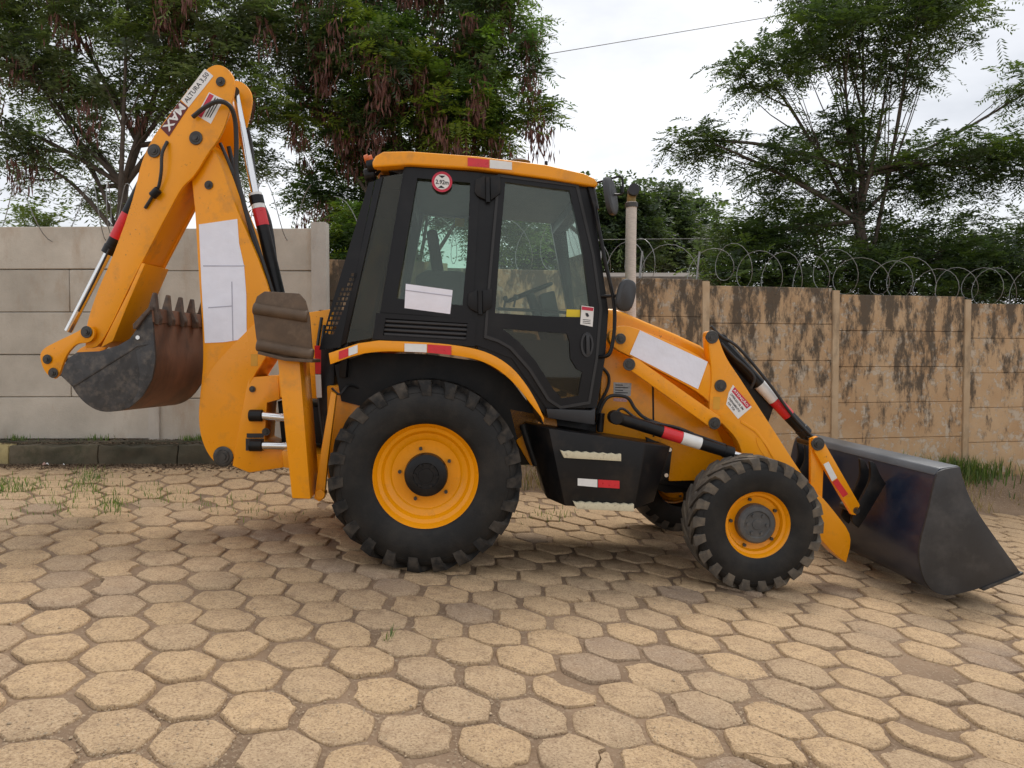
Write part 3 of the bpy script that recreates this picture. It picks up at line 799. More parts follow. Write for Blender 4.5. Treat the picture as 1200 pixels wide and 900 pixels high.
# ---- chassis
b = MB()
b.prism(T.poly([(430, 445), (600, 470), (800, 520), (860, 545), (860, 575), (800, 572), (640, 545), (430, 548)], 0.62), 0.62, 1.62, 0.02)
b.obj('chassis', M_black2, digger)
plate([(383, 452), (447, 455), (470, 470), (470, 560), (384, 562)], 0.52, 1.2, M_paint, 'rear_frame', digger, 0.012)
plate([(596, 478), (652, 488), (658, 545), (622, 546), (606, 520)], 0.50, 0.12, M_paint, 'frame_rail', digger, 0.01)
plate([(706, 424), (716, 408), (742, 420), (838, 497), (848, 520), (851, 562), (784, 564), (782, 545), (698, 514), (703, 470)], 0.60, 0.06, M_paint, 'loader_tower', digger, 0.008)
plate([(703, 505), (784, 530), (784, 562), (851, 560), (866, 575), (780, 578), (700, 545)], 0.68, 0.9, M_black2, 'frame_underside', digger, 0.01)
plate([(764, 438), (766, 438), (767, 512), (765, 512)], 0.597, 0.01, M_black2, 'panel_seam', digger, 0)

# ---- bonnet
b = MB()
b.prism(T.poly([(704, 395), (708, 361), (722, 362), (740, 369), (758, 377), (790, 390), (822, 405), (832, 413), (845, 428), (866, 466), (884, 505), (884, 560), (760, 548), (704, 500)], 0.70), 0.70, 1.54, 0.045, 3)
bonnet = b.obj('bonnet', M_paint, digger)
b = MB(); b.tube([T.V(739, 372, 0.78), T.V(739, 300, 0.78), T.V(740, 237, 0.78)], 0.043, 16); ex = b.obj('exhaust_stack', M_wrap, digger)
b = MB(); b.rod(T.V(740, 243, 0.78), T.V(740, 238, 0.78), 0.052, n=16); b.obj('clamp', M_steel, ex)
b = MB(); b.tube([T.V(740, 240, 0.78), T.V(740, 231, 0.78), T.V(742, 225, 0.76)], 0.036, 14); b.obj('tail_pipe', M_brass, ex)
b = MB(); b.rod(T.V(741.5, 225, 0.79), T.V(743, 221.5, 0.69), 0.045, n=16); b.obj('pipe_mouth', M_ink, ex)

# ---- fender
def spl(pts, it):
    for _ in range(it):
        q = [pts[0]]
        for i in range(1, len(pts) - 1):
            a, b2, c = Vector(pts[i - 1]), Vector(pts[i]), Vector(pts[i + 1])
            if i == 1 and _ == 0 and len(pts) == 9 and pts[0][0] < 400: q.append(pts[i]); continue
            q.append(tuple(b2.lerp(a, 0.25))); q.append(tuple(b2.lerp(c, 0.25)))
        pts = q + [pts[-1]]
    return pts
ftop = [(385, 414), (431, 398.5), (500, 401), (540, 405), (572, 412.5), (598, 428), (616, 449), (629, 471), (638, 491)]
fbot = [(637, 492), (624, 476), (609, 456), (590, 437), (566, 423), (538, 417), (500, 413), (431, 411), (387, 427)]
ftop = spl(ftop, 2); fbot = spl(fbot, 2)
fender = plate(ftop + fbot, 0.0, 0.03, M_paint, 'fender', digger, 0.006)
ft2 = T.poly(ftop, 0.0)
b = MB()
n = len(ft2)
inner = [(p[0] - 0.0, p[1] - 0.03) for p in ft2]
b.prism(ft2 + inner[::-1], 0.03, 0.50, 0.004); b.obj('fender_top', M_paint, fender)
b = MB(); b.prism([(p[0], p[1] - 0.045) for p in ft2] + [(p[0], p[1] - 0.031) for p in ft2[::-1]], 0.032, 0.499); b.obj('fender_lining', M_black2, fender)
wa = [(392, 428), (431, 413), (500, 415), (566, 424), (598, 444), (622, 476), (634, 492), (600, 520), (400, 470)]
plate(wa, 0.5, 0.03, M_black2, 'wheel_arch', digger, 0)
def band(px, m, w, th=0.003, parent=fender, name='reflector', fr=T, X=None):
    return plate(px, w - th, th - 0.0005, m, name, parent, 0, fr, X)
band([(474, 402.5), (500, 403.5), (500, 413), (474, 412)], M_wref, -0.001); band([(501, 403.5), (529, 405.5), (529, 416), (501, 413.2)], M_red, -0.001)
band([(397, 412), (408, 408), (408, 417.5), (397, 421.5)], M_red, -0.001); band([(408.5, 408), (419, 404), (419, 413.5), (408.5, 417.2)], M_wref, -0.001)
# far fender
dv = fender.copy(); COL.objects.link(dv); dv.location = (0, WID - 0.03, 0)
b = MB(); b.prism(ft2 + inner[::-1], WID - 0.5, WID - 0.031, 0.004); b.obj('fender', M_paint, digger)

# ---- cab
WC = 0.33
def both(px, th, m, name, bev=0.004):
    pts = T.poly(px, WC)
    b = MB(); b.prism(pts, WC, WC + th, bev); b.prism(pts, WID - WC - th, WID - WC, bev)
    return b.obj(name, m, digger)
side_out = [(474, 193), (692, 217), (713, 365), (709, 420), (699, 478), (640, 478), (600, 420), (560, 405), (436, 398), (446, 362)]
hole_win = [(487, 206), (554, 213), (550, 290), (546, 364), (500, 359), (459, 354), (470, 290)]
hole_door = [(582, 208), (676, 219), (703, 365), (698, 420), (690, 470), (655, 476), (640, 466), (618, 432), (597, 408), (569, 394)]
hole_vent = [(449, 371), (552, 377), (550, 400), (446, 394)]
pts = [T.poly(q, WC) for q in (side_out, hole_win, hole_door, hole_vent)]
b = MB(); b.holed(pts[0], pts[1:], WC, WC + 0.07)
cabf = b.obj('cab_frame', M_black, digger, 20)
# the far side of the cab: the same wall mirrored
b = MB(); b.holed(pts[0], pts[1:3], WID - WC - 0.07, WID - WC); b.obj('far_side_frame', M_black, cabf, 20)
# front and rear cross members
A_t, A_b = T.V(688, 222, WC), T.V(702, 470, WC)
A_m = T.V(709, 366, WC)
for z0, z1 in ((A_t.z - 0.09, A_t.z + 0.02), (A_b.z, A_b.z + 0.1)):
    b = MB(); b.box(A_t.x - 0.05 if z0 > 2 else A_b.x - 0.06, A_t.x + 0.02 if z0 > 2 else A_b.x + 0.01, WC + 0.07, WID - WC - 0.07, z0, z1, 0.01)
    b.obj('windscreen_frame', M_black, cabf)
def quad_pane(p, name, m, parent, th=0.005):
    v = [Vector(q) for q in p]; nrm = (v[1] - v[0]).cross(v[2] - v[0]).normalized() * th
    b = MB(); b.raw(v + [q + nrm for q in v], [[0, 1, 2, 3], [7, 6, 5, 4], [0, 4, 5, 1], [1, 5, 6, 2], [2, 6, 7, 3], [3, 7, 4, 0]])
    return b.obj(name, m, parent)
def wv(p, w): return Vector((p.x, w, p.z))
quad_pane([wv(A_t, WC + 0.08), wv(A_t, WID - WC - 0.08), wv(A_m, WID - WC - 0.08), wv(A_m, WC + 0.08)], 'windscreen', M_glass, digger)
# rear: sloping posts, cross rail, rear window
RT, RB = T.V(447, 205, WC), T.V(402, 402, WC)
b = MB()
b.box(RT.x - 0.02, RT.x + 0.2, WC + 0.07, WID - WC - 0.07, RT.z - 0.08, RT.z + 0.02, 0.01); b.obj('rear_cross_rail', M_black, cabf); b = MB()
b.box(RB.x - 0.02, RB.x + 0.03, WC + 0.06, WID - WC - 0.06, RB.z - 0.25, RB.z + 0.12, 0.01)
b.obj('rear_cross_rail', M_black, cabf)
quad_pane([wv(RT, WC + 0.09), wv(RT, WID - WC - 0.09), wv(RB, WID - WC - 0.09), wv(RB, WC + 0.09)], 'rear_window', M_glass, digger)
# rear quarter pane
def slab(px, w, th, m, name, parent, bev=0): return plate(px, w, th, m, name, parent, bev)
slab([(449, 207), (473, 203), (446, 362), (438, 396), (404, 402)], WC + 0.03, 0.006, M_glass_dark, 'quarter_window', digger)
pq = T.poly([(449, 207), (473, 203), (446, 362), (438, 396), (404, 402)], WC)
b = MB(); b.prism(pq, WID - WC - 0.036, WID - WC - 0.03); b.obj('quarter_window', M_glass_dark, digger)
slab([(440, 211), (449, 206), (405, 402), (398, 406)], WC, 0.05, M_black, 'rear_pillar', digger, 0.004)
prp = T.poly([(440, 211), (449, 206), (405, 402), (398, 406)], WC)
b = MB(); b.prism(prp, WID - WC - 0.05, WID - WC, 0.004); b.obj('rear_pillar', M_black, digger)
# slotted guard beside the rear pillar
go = [(432, 214), (440, 211), (398, 408), (374, 410), (378, 390)]
gh = []
for i in range(13):
    t = i / 12.0
    cx_, cy_ = 413 - 27 * t, 322 + 68 * t
    for dx in (-4.4, 0.2, 4.4):
        if dx == -4.4 and i < 3: continue
        gh.append([(cx_ + dx - 1.6, cy_ - 1.8), (cx_ + dx + 1.7, cy_ - 2.0), (cx_ + dx + 0.9, cy_ + 1.6), (cx_ + dx - 2.3, cy_ + 1.8)])
b = MB(); b.holed(T.poly([(432, 214), (439, 212), (399, 407), (374, 410), (386, 366)], WC + 0.0), [T.poly(h, WC + 0.0) for h in gh], WC, WC + 0.012)
b.obj('slotted_guard', M_black, digger, 20)
# roof
b = MB()
b.prism(T.poly([(436, 190), (440, 183), (449, 177.5), (480, 177), (560, 183), (640, 193), (684, 203), (697, 209), (701, 215), (699, 219), (640, 209), (560, 198), (480, 193), (437, 196)], 0.27), 0.27, WID - 0.27, 0.03, 3)
roof = b.obj('cab_roof', M_paint, digger)
band([(548, 184.5), (573, 187), (573, 196.5), (548, 194.5)], M_red, 0.269, parent=roof); band([(574, 187), (600, 190), (600, 199), (574, 197)], M_wref, 0.269, parent=roof)
b = MB(); b.prism(T.poly([(450, 196), (480, 194), (560, 199), (640, 210), (690, 217), (690, 222), (474, 203)], WC), WC + 0.071, WID - WC - 0.071); b.obj('head_lining', M_plastic, roof)
b = MB(); b.rod(T.V(608, 190, 0.6), T.V(608, 187, 0.6), 0.09, 0.05, n=20); b.obj('roof_vent', M_plastic, roof)
b = MB(); b.rod(T.V(640, 194, 0.4), T.V(640, 189, 0.4), 0.012, n=8); b.obj('aerial_stub', M_black2, roof)
# lamps under the rear eave
b = MB(); b.rod(T.V(437, 186, 0.36), T.V(430, 188, 0.36), 0.03, n=14); b.rod(T.V(432, 186, 0.36), T.V(427, 187, 0.36), 0.035, 0.028, n=14); b.obj('indicator_lamp', M_amber, digger)
b = MB(); b.rod(T.V(441, 193, 0.36), T.V(430, 195, 0.36), 0.045, n=16, bev=0.008); b.rod(T.V(440, 204, 0.40), T.V(427, 206, 0.40), 0.045, 0.05, n=16, bev=0.008); b.tube([T.V(440, 186, 0.4), T.V(446, 196, 0.38), T.V(441, 205, 0.4)], 0.012); b.obj('work_lamp', M_black2, digger)
b = MB(); b.box(T.P(686, 219, 0.36)[0], T.P(699, 219, 0.36)[0], 0.36, 0.55, T.P(690, 232, 0.36)[1], T.P(690, 220, 0.36)[1], 0.015); b.obj('front_lamp', M_amber, digger)
# side window pane
sidewin = plate([(484, 203), (557, 210), (549, 368), (456, 358)], WC + 0.035, 0.006, M_glass, 'side_window', digger, 0)
fo, fi = [(476, 196), (563, 203), (553, 374), (447, 366)], [(489, 209), (551, 214.5), (548, 290), (542, 358), (500, 354), (465, 350), (476, 285)]
b = MB(); b.holed(T.poly(fo, WC), [T.poly(fi, WC)], WC - 0.012, WC - 0.001); b.obj('window_surround', M_black, sidewin, 20)
prw = T.poly([(484, 203), (557, 210), (549, 368), (456, 358)], WC)
b = MB(); b.prism(prw, WID - WC - 0.04, WID - WC - 0.034); b.obj('side_window', M_glass, digger)
# vent grille
vent = plate([(443, 369), (556, 376), (554, 404), (440, 396)], WC + 0.05, 0.01, M_ink, 'vent_grille', digger, 0)
vo, vi = [(441, 367), (558, 374), (556, 406), (437, 397)], [(452, 373), (548, 379), (546, 399), (449, 393)]
b = MB(); b.holed(T.poly(vo, WC), [T.poly(vi, WC)], WC - 0.014, WC - 0.002); b.obj('vent_frame', M_black, vent, 20)
for k in range(4):
    y0 = 374.5 + k * 5.2
    plate([(450, y0), (549, y0 + 5.5), (549, y0 + 8.3), (450, y0 + 2.8)], WC - 0.006, 0.03, M_plastic, 'slat', vent, 0.002)
# door with its panes
do = [(583, 205), (677, 217), (696, 300), (705, 362), (700, 420), (691, 473), (656, 479), (641, 469), (619, 434), (597, 409), (583, 401), (567, 396), (571, 340)]
dh1 = [(592, 214), (628, 219), (667, 224), (683, 300), (692, 372), (640, 371), (580, 367), (584, 310)]
dh2 = [(588, 385), (664, 391), (667, 400), (668, 420), (675, 432), (682, 436), (677, 464), (658, 467), (648, 456), (628, 424), (608, 401)]
b = MB(); b.holed(T.poly(do, WC), [T.poly(dh1, WC), T.poly(dh2, WC)], WC - 0.022, WC + 0.03)
door = b.obj('cab_door', M_black, digger, 20)
plate(dh1, WC + 0.0, 0.006, M_glass, 'door_pane', door, 0); plate(dh2, WC + 0.0, 0.006, M_glass_dark, 'lower_pane', door, 0)
b = MB(); b.holed(T.poly([(583, 205), (677, 217), (696, 300), (705, 362), (700, 420), (691, 473), (656, 479), (641, 469), (619, 434), (597, 409), (583, 401), (567, 396), (571, 340)], WC),
                  [T.poly([(586, 208.5), (674, 220), (693, 300), (701.5, 362), (697, 420), (688.5, 470), (657, 475.5), (644, 467), (622, 432), (599.5, 406.5), (584.5, 398), (570.5, 393), (574, 340)], WC)], WC - 0.030, WC - 0.0225)
b.obj('door_seal', M_rubber, door, 20)
b = MB(); hp_ = [T.V(687 + 7.5 * math.cos(a), 404 + 14.5 * math.sin(a), WC) for a in [i * math.pi / 8 for i in range(16)]]
hq_ = [T.V(687 + 5.2 * math.cos(a), 404 + 11.5 * math.sin(a), WC) for a in [i * math.pi / 8 for i in range(16)]]
b.holed([(p.x, p.z) for p in hp_], [[(p.x, p.z) for p in hq_]], WC - 0.04, WC - 0.022)
b.prism(T.poly([(685.5, 392), (689.5, 392), (690, 416), (686, 416)], WC), WC - 0.05, WC - 0.024, 0.004)
b.obj('door_handle', M_plastic, door)
for (hx, hy, s) in ((572, 222, 1.0), (563, 354, 0.95)):
    hb = MB()
    hb.prism(T.poly([(hx - 15 * s, hy - 10 * s), (hx - 4 * s, hy - 15 * s), (hx - 2 * s, hy + 14 * s), (hx - 13 * s, hy + 9 * s), (hx - 16 * s, hy + 4 * s)], WC), WC - 0.04, WC - 0.012, 0.004)
    hb.prism(T.poly([(hx + 2 * s, hy - 14 * s), (hx + 14 * s, hy - 16 * s), (hx + 14 * s, hy + 6 * s), (hx + 3 * s, hy + 14 * s)], WC), WC - 0.044, WC - 0.022, 0.004)
    hb.rod(T.V(hx - 0.5, hy - 14 * s, WC - 0.045), T.V(hx, hy + 15 * s, WC - 0.045), 0.018, n=12)
    hb.obj('hinge', M_black2, door)
plate([(640, 479), (693, 481), (698, 478), (697, 498), (642, 490)], WC - 0.05, 0.25, M_plastic, 'cab_sill', digger, 0.008)
plate([(560, 404), (600, 412), (640, 470), (642, 490), (610, 450), (585, 425), (560, 415)], WC + 0.02, 0.15, M_black, 'lower_body', digger, 0)
# stickers and paper on the glass
plate([(475.5, 332.5), (530.5, 340), (527.5, 368), (474, 361)], WC - 0.015, 0.002, M_white, 'paper_sheet', sidewin, 0)
plate([(475.2, 339.5), (530, 346.6), (530, 347.8), (475.2, 340.6)], WC - 0.0165, 0.001, mat('grey_fold', (0.42, 0.42, 0.5), 0.8), 'fold_line', sidewin, 0)
def disc(px, py, rpx, w, th, m, name, parent, n=28):
    c = T.V(px, py, w); e = T.V(px + rpx, py, w); rad = (e - c).length
    b = MB(); b.rod(c, c + Vector((0, th, 0)), rad, n=n); return b.obj(name, m, parent)
disc(518, 213, 12, WC - 0.0145, 0.002, M_redp, 'height_sticker', sidewin); disc(518, 213, 9, WC - 0.0165, 0.0018, M_stick, 'sticker_face', sidewin)
def text(s, o, xdir, ydir, size, m, parent, name='lettering', bold=0.0, fit=None):
    """flat lettering: o = centre, xdir/ydir unit vectors in the parent's space"""
    cu = bpy.data.curves.new('t', 'FONT'); cu.body = s; cu.size = 1.0; cu.align_x = 'CENTER'; cu.align_y = 'CENTER'; cu.offset = bold; cu.resolution_u = 2
    to = bpy.data.objects.new('t', cu); COL.objects.link(to)
    dg = bpy.context.evaluated_depsgraph_get(); me = bpy.data.meshes.new_from_object(to.evaluated_get(dg)); me.name = name
    bpy.data.objects.remove(to); bpy.data.curves.remove(cu)
    co = [v.co.copy() for v in me.vertices]
    wd = max(c.x for c in co) - min(c.x for c in co); ht = max(c.y for c in co) - min(c.y for c in co)
    sx_, sy_ = (fit[0] / wd, fit[1] / ht) if fit else (size, size)
    mxx = (max(c.x for c in co) + min(c.x for c in co)) / 2; myy = (max(c.y for c in co) + min(c.y for c in co)) / 2
    xd, yd = Vector(xdir).normalized(), Vector(ydir).normalized(); o = Vector(o)
    for v, c in zip(me.vertices, co): v.co = o + xd * ((c.x - mxx) * sx_) + yd * ((c.y - myy) * sy_)
    me.materials.clear(); me.materials.append(m)
    ob = bpy.data.objects.new(name, me); COL.objects.link(ob); ob.parent = parent
    return ob
def text_px(s, a, b_, top, w, m, parent, hpx, fr=T, X=None, bold=0.0, frac=1.0):
    """lettering running from pixel a to pixel b_, hpx pixels tall, lying in plane w"""
    pa, pb = fr.V(*a, w), fr.V(*b_, w)
    xd = (pb - pa).normalized(); c = (pa + pb) / 2
    yd = Vector((-xd.z, 0, xd.x))
    k = (pb - pa).length / math.hypot(b_[0] - a[0], b_[1] - a[1])
    if X is not None:
        R3 = X.to_3x3(); c = X @ c; xd = R3 @ xd; yd = R3 @ yd
    return text(s, c, xd, yd, 1, m, parent, bold=bold, fit=((pb - pa).length * frac, hpx * k))
text_px('2.92m', (510.5, 212.8), (525.8, 214), 0, WC - 0.0185, M_ink, sidewin, 5.2, bold=0.02)
plate([(514, 205.5), (522, 206), (518, 208.8)], WC - 0.018, 0.001, M_ink, 'arrow_mark', sidewin, 0); plate([(513, 220), (517, 217.2), (521.5, 220.6)], WC - 0.018, 0.001, M_ink, 'arrow_mark', sidewin, 0)
plate([(664, 362.5), (680, 363), (679.5, 375.5), (663.5, 374)], WC - 0.003, 0.002, M_yel, 'yellow_label', door, 0)
plate([(681.5, 358), (696, 360), (694.5, 383), (680, 380)], WC - 0.025, 0.002, M_stick, 'warning_sticker', door, 0)
plate([(682, 359), (695.5, 360.8), (695, 364.5), (681.7, 363)], WC - 0.027, 0.001, M_redp, 'sticker_header', door, 0)
plate([(686, 366.5), (689, 367), (690.5, 370.5), (688, 371.5), (686.5, 369.5)], WC - 0.027, 0.001, M_ink, 'pictogram', door, 0)
for k in range(3): plate([(683, 374 + k * 2), (692, 375 + k * 2), (692, 375.6 + k * 2), (683, 374.6 + k * 2)], WC - 0.027, 0.001, M_ink, 'print_line', door, 0)
pyl = T.poly([(534, 246), (545, 245), (544, 265), (533, 264)], WID - WC - 0.1)
b = MB(); b.prism(pyl, WID - WC - 0.052, WID - WC - 0.05); b.obj('yellow_label', M_yel, digger)
# cab interior
b = MB()
b.prism(T.poly([(486, 322), (500, 316), (545, 317), (548, 330), (556, 392), (492, 392)], 0.88), 0.88, 1.36, 0.05, 3)
b.prism(T.poly([(492, 375), (600, 378), (604, 402), (492, 405)], 0.88), 0.88, 1.36, 0.04, 3)
seat = b.obj('seat', M_fabric, digger)
b = MB(); b.prism(T.poly([(499, 270), (512, 268), (520, 317), (506, 318)], 1.0), 1.0, 1.25, 0.03, 3); b.obj('headrest', M_fabric, seat)
sc = T.V(620, 343, 1.12); ax = Vector((-0.45, 0, 0.9)).normalized(); a1 = Vector((0, 1, 0)); a2 = ax.cross(a1)
b = MB(); ring = [sc + (a1 * math.cos(i * math.pi / 12) + a2 * math.sin(i * math.pi / 12)) * 0.20 for i in range(25)]
b.tube(ring, 0.014, 8, smooth=False)
for k in range(3):
    an = k * 2.094 + 0.5; b.rod(sc, sc + (a1 * math.cos(an) + a2 * math.sin(an)) * 0.2, 0.012, n=8)
st = b.obj('steering_wheel', M_rubber, digger)
b = MB(); b.rod(sc, sc - ax * 0.42, 0.035, 0.06, n=12); b.prism(T.poly([(632, 345), (650, 340), (662, 400), (640, 400)], 1.0), 1.0, 1.24, 0.02); b.obj('steering_column', M_plastic, digger)
b = MB(); b.prism(T.poly([(480, 395), (690, 400), (692, 470), (600, 430), (560, 406), (480, 402)], 0.6), 0.5, WID - 0.5); b.obj('cab_floor', M_plastic, digger)
b = MB(); b.tube([T.V(583, 362, 0.42), T.V(660, 366, 0.42), T.V(664, 372, 0.40)], 0.012, 8); b.obj('inner_grab_bar', M_black2, digger)
b = MB(); b.prism(T.poly([(588, 388), (628, 391), (634, 410), (620, 425), (600, 402)], 0.55), 0.55, 0.75, 0.02); b.obj('storage_bag', mat('khaki_bag', (0.27, 0.27, 0.19), 0.85, var=0.3, scale=12), digger)
for (x, y, h) in ((590, 352, 12), (602, 350, 10)):
    b = MB(); b.rod(T.V(x, y + h, 0.75), T.V(x + 2, y, 0.75), 0.008, n=8); b.rod(T.V(x + 2, y, 0.75), T.V(x + 2.5, y - 5, 0.75), 0.022, 0.016, n=12, bev=0.004); b.obj('control_lever', M_rubber, digger)
# grab rail and mirrors
b = MB(); b.tube([T.V(690, 224, 0.34), T.V(697, 237, 0.28), T.V(699, 252, 0.26), T.V(709, 305, 0.25), T.V(719, 352, 0.25), T.V(720, 385, 0.25), T.V(716, 410, 0.25), T.V(711, 417, 0.26), T.V(702, 418, 0.32)], 0.014, 10); 
b.rod(T.V(702, 347, 0.32), T.V(719, 347, 0.25), 0.012, n=10); b.rod(T.V(692, 219, 0.33), T.V(699, 246, 0.27), 0.032, 0.02, n=12)
b.obj('grab_rail', M_black2, digger)
def mirror(cx, cy, w, hw, hh, tilt, name, yawm):
    c = T.V(cx, cy, w); b = MB(); nseg = 20
    v, f = [], []
    for k, (s, d) in enumerate(((0.82, -0.03), (0.97, -0.018), (1.0, 0.0), (0.96, 0.012), (0.9, 0.014))):
        for i in range(nseg):
            a = 2 * math.pi * i / nseg
            ca, sa = math.cos(a), math.sin(a)
            sq = (abs(ca) ** 3 + abs(sa) ** 3) ** (-1 / 3.0)
            v.append((ca * sq * hw * s, d, sa * sq * hh * s))
    for k in range(4):
        for i in range(nseg): f.append([k * nseg + i, k * nseg + (i + 1) % nseg, (k + 1) * nseg + (i + 1) % nseg, (k + 1) * nseg + i])
    f += [list(range(nseg - 1, -1, -1)), list(range(4 * nseg, 5 * nseg))]
    b.raw(v, f); b.xform(Matrix.Translation(c) @ Matrix.Rotation(tilt, 4, 'Y') @ Matrix.Rotation(yawm, 4, 'Z'))
    return b.obj(name, M_mirror, digger)
m1 = mirror(714.5, 230, 0.12, 0.085, 0.135, R(-14), 'wing_mirror', R(58))
b = MB(); b.tube([T.V(700, 214, 0.30), T.V(714, 210, 0.2), T.V(726, 207, 0.14), T.V(729.5, 211, 0.12), T.V(729, 226, 0.12), T.V(720, 228, 0.12)], 0.008, 8); b.rod(T.V(729, 218, 0.12), T.V(729, 226, 0.12), 0.014, n=10); b.obj('mirror_bracket', M_black2, m1)
m2 = mirror(733, 346, 0.15, 0.075, 0.115, R(8), 'wing_mirror', R(25))
b = MB(); b.tube([T.V(719, 347, 0.25), T.V(727, 346, 0.2), T.V(732, 346, 0.17)], 0.012, 8); b.obj('mirror_bracket', M_black2, m2)

# ---- step / tank box
WS = 0.10
b = MB()
fr_ = T.poly([(643, 502), (757, 519), (743, 597), (662, 593)], WS); bk_ = T.poly([(617, 497), (787, 523), (770, 590), (640, 584)], 0.42)
v = [(p[0], WS, p[1]) for p in fr_] + [(p[0], 0.30, p[1]) for p in T.poly([(617, 496), (786, 523), (766, 588), (641, 584)], 0.30)] 
v += [(q[0], 0.62, q[2]) for q in v[4:8]]
b.raw(v, [[0, 1, 2, 3], [0, 4, 5, 1], [1, 5, 6, 2], [2, 6, 7, 3], [3, 7, 4, 0], [4, 8, 9, 5], [5, 9, 10, 6], [6, 10, 11, 7], [7, 11, 8, 4], [8, 11, 10, 9]], 0.012, 2)
box_ = b.obj('step_box', M_black2, digger, label='black side box with two cream serrated steps')
for (x0, y0, x1, y1) in ((657, 528, 728, 532), (672, 588, 743, 591)):
    n = 14; top = [(x0 + (x1 - x0) * i / n, y0 + (y1 - y0) * i / n + (1.4 if i % 2 else 0)) for i in range(n + 1)]
    hgt = 8.5
    plate(top + [(x1, y1 + hgt), (x0 + 4, y0 + hgt)], WS - 0.045, 0.07, M_cream, 'step_tread', box_, 0.002)
plate([(677, 560.5), (700, 562), (700, 571), (677, 569)], WS - 0.003, 0.002, M_wref, 'reflector', box_, 0); plate([(701, 562), (726, 563.5), (726, 572.5), (701, 571)], WS - 0.003, 0.002, M_red, 'reflector', box_, 0)
plate([(757, 512), (788, 525), (784, 560), (770, 565)], 0.45, 0.03, M_black2, 'box_bracket', digger, 0.004)
disc(785, 527, 2.4, 0.43, 0.02, M_chrome, 'bolt', box_, 8); disc(781, 557, 2.4, 0.43, 0.02, M_chrome, 'bolt', box_, 8)
b = MB(); b.tube([T.V(613, 497, 0.42), T.V(620, 520, 0.42), T.V(629, 545, 0.42)], 0.03, 10); b.obj('filler_pipe', M_rubber, digger)

# ---- front loader
def pin(px, py, w, r, d=0.06, parent=None, fr=T, X=None, name='pin', m=M_steel):
    b = MB(); c = fr.V(px, py, w)
    b.rod(c - Vector((0, 0.018, 0)), c + Vector((0, d, 0)), r, n=18, bev=0.004); b.rod(c - Vector((0, 0.026, 0)), c - Vector((0, 0.018, 0)), r * 0.55, n=12)
    b.lathe(c, [(-0.008, r * 1.55), (-0.012, r * 1.45), (-0.012, r * 1.02), (0.0, r * 1.0)], 24)
    if X is not None: b.xform(X)
    return b.obj(name, m, parent or digger)
WL = 0.42
armA = [(713, 397), (716, 386), (728, 381), (744, 383), (829, 419), (838, 440), (834, 474), (818, 458), (738, 417), (720, 408)]
armB = [(828, 391), (833, 387), (840, 389), (850, 418), (866, 441), (905, 501), (937, 551), (950, 569), (950, 575), (963, 581), (980, 602), (1000, 628), (992, 660), (978, 650), (958, 628), (930, 592), (905, 566), (872, 548), (869, 527), (862, 512), (846, 496), (840, 503), (832, 501), (831, 470), (835, 440)]
def loader_arm(w, th):
    s = 1 if w < 1 else -1
    b = MB(); b.prism(T.poly(rnd(armB), WL), w, w + th, 0.012)
    arm = b.obj('loader_arm', M_paint, digger)
    b = MB(); b.prism(T.poly(rnd(armA), WL), w + 0.012, w + th - 0.012, 0.01); b.obj('rear_arm_section', M_paint, arm)
    b = MB(); b.prism(T.poly([(733, 421), (741, 419), (748, 422), (842, 488), (840, 501), (832, 501), (738, 434), (733, 429)], WL), w - 0.035 if s > 0 else w + th + 0.002, w - 0.002 if s > 0 else w + th + 0.035, 0.004)
    b.obj('levelling_link', M_paint, arm)
    return arm
larm = loader_arm(WL, 0.13)
loader_arm(WID - WL - 0.13, 0.13)
b = MB(); p_ = T.poly([(880, 500), (895, 494), (912, 522), (898, 530)], WL); b.prism(p_, WL + 0.13, WID - WL - 0.13, 0.02); b.obj('cross_tube', M_paint, digger)
# raised welded rib and oval on the near arm
rib = T.poly([(868, 492), (886, 503), (900, 520), (912, 545), (910, 546), (897, 522), (884, 506), (868, 496)], WL); b = MB(); b.prism(rib, WL - 0.006, WL + 0.001, 0.002); b.obj('weld_rib', M_paint, larm)
b = MB(); oc = T.V(893, 524, WL)
b.raw([oc + Vector((math.cos(a) * 0.028 * 1, -0.004 if k else 0.001, math.sin(a) * 0.075)) + Vector((-(math.sin(a)) * 0.045, 0, 0)) for k in (0, 1) for a in [i * math.pi / 10 for i in range(20)]],
      [[i, (i + 1) % 20, 20 + (i + 1) % 20, 20 + i] for i in range(20)] + [list(range(20, 40))]); b.obj('access_plate', M_paint, larm)
for (x, y, r) in ((727, 397, 0.026), (844, 452, 0.03), (834, 395, 0.032)): pin(x, y, WL, r, parent=larm)
for (x, y, r) in ((737, 427, 0.03), (837, 496, 0.03)): pin(x, y, WL - 0.035, r, parent=larm)
plate([(750, 387), (829.5, 424), (818, 456), (738, 415)], WL + 0.008, 0.003, M_white, 'paper_sheet', larm, 0, label='white paper taped over the loader arm')
plate([(859, 451), (881, 477), (865, 491), (851, 474), (854, 460)], WL - 0.003, 0.002, M_stick, 'attention_sticker', larm, 0)
plate([(861, 453.5), (880, 475), (875, 479), (857.5, 458.5)], WL - 0.005, 0.0015, M_redp, 'sticker_header', larm, 0)
text_px('ATENÇÃO', (860, 456.5), (876.5, 476), 0, WL - 0.006, M_stick, larm, 4.0, bold=0.02)
for k, (s_, a, b__) in enumerate((('OPERADOR EM', (856.5, 461.5), (871, 480)), ('TREINAMENTO', (854, 466), (867, 482.5)), ('NA VIA', (853.5, 471.5), (861, 481)))):
    text_px(s_, a, b__, 0, WL - 0.0045, M_ink, larm, 2.6, bold=0.02)
plate([(836, 465), (844, 465), (843.5, 480), (835.5, 480)], WL - 0.002, 0.0015, mat('dull_yellow_label', (0.62, 0.30, 0.02), 0.5), 'small_label', larm, 0)
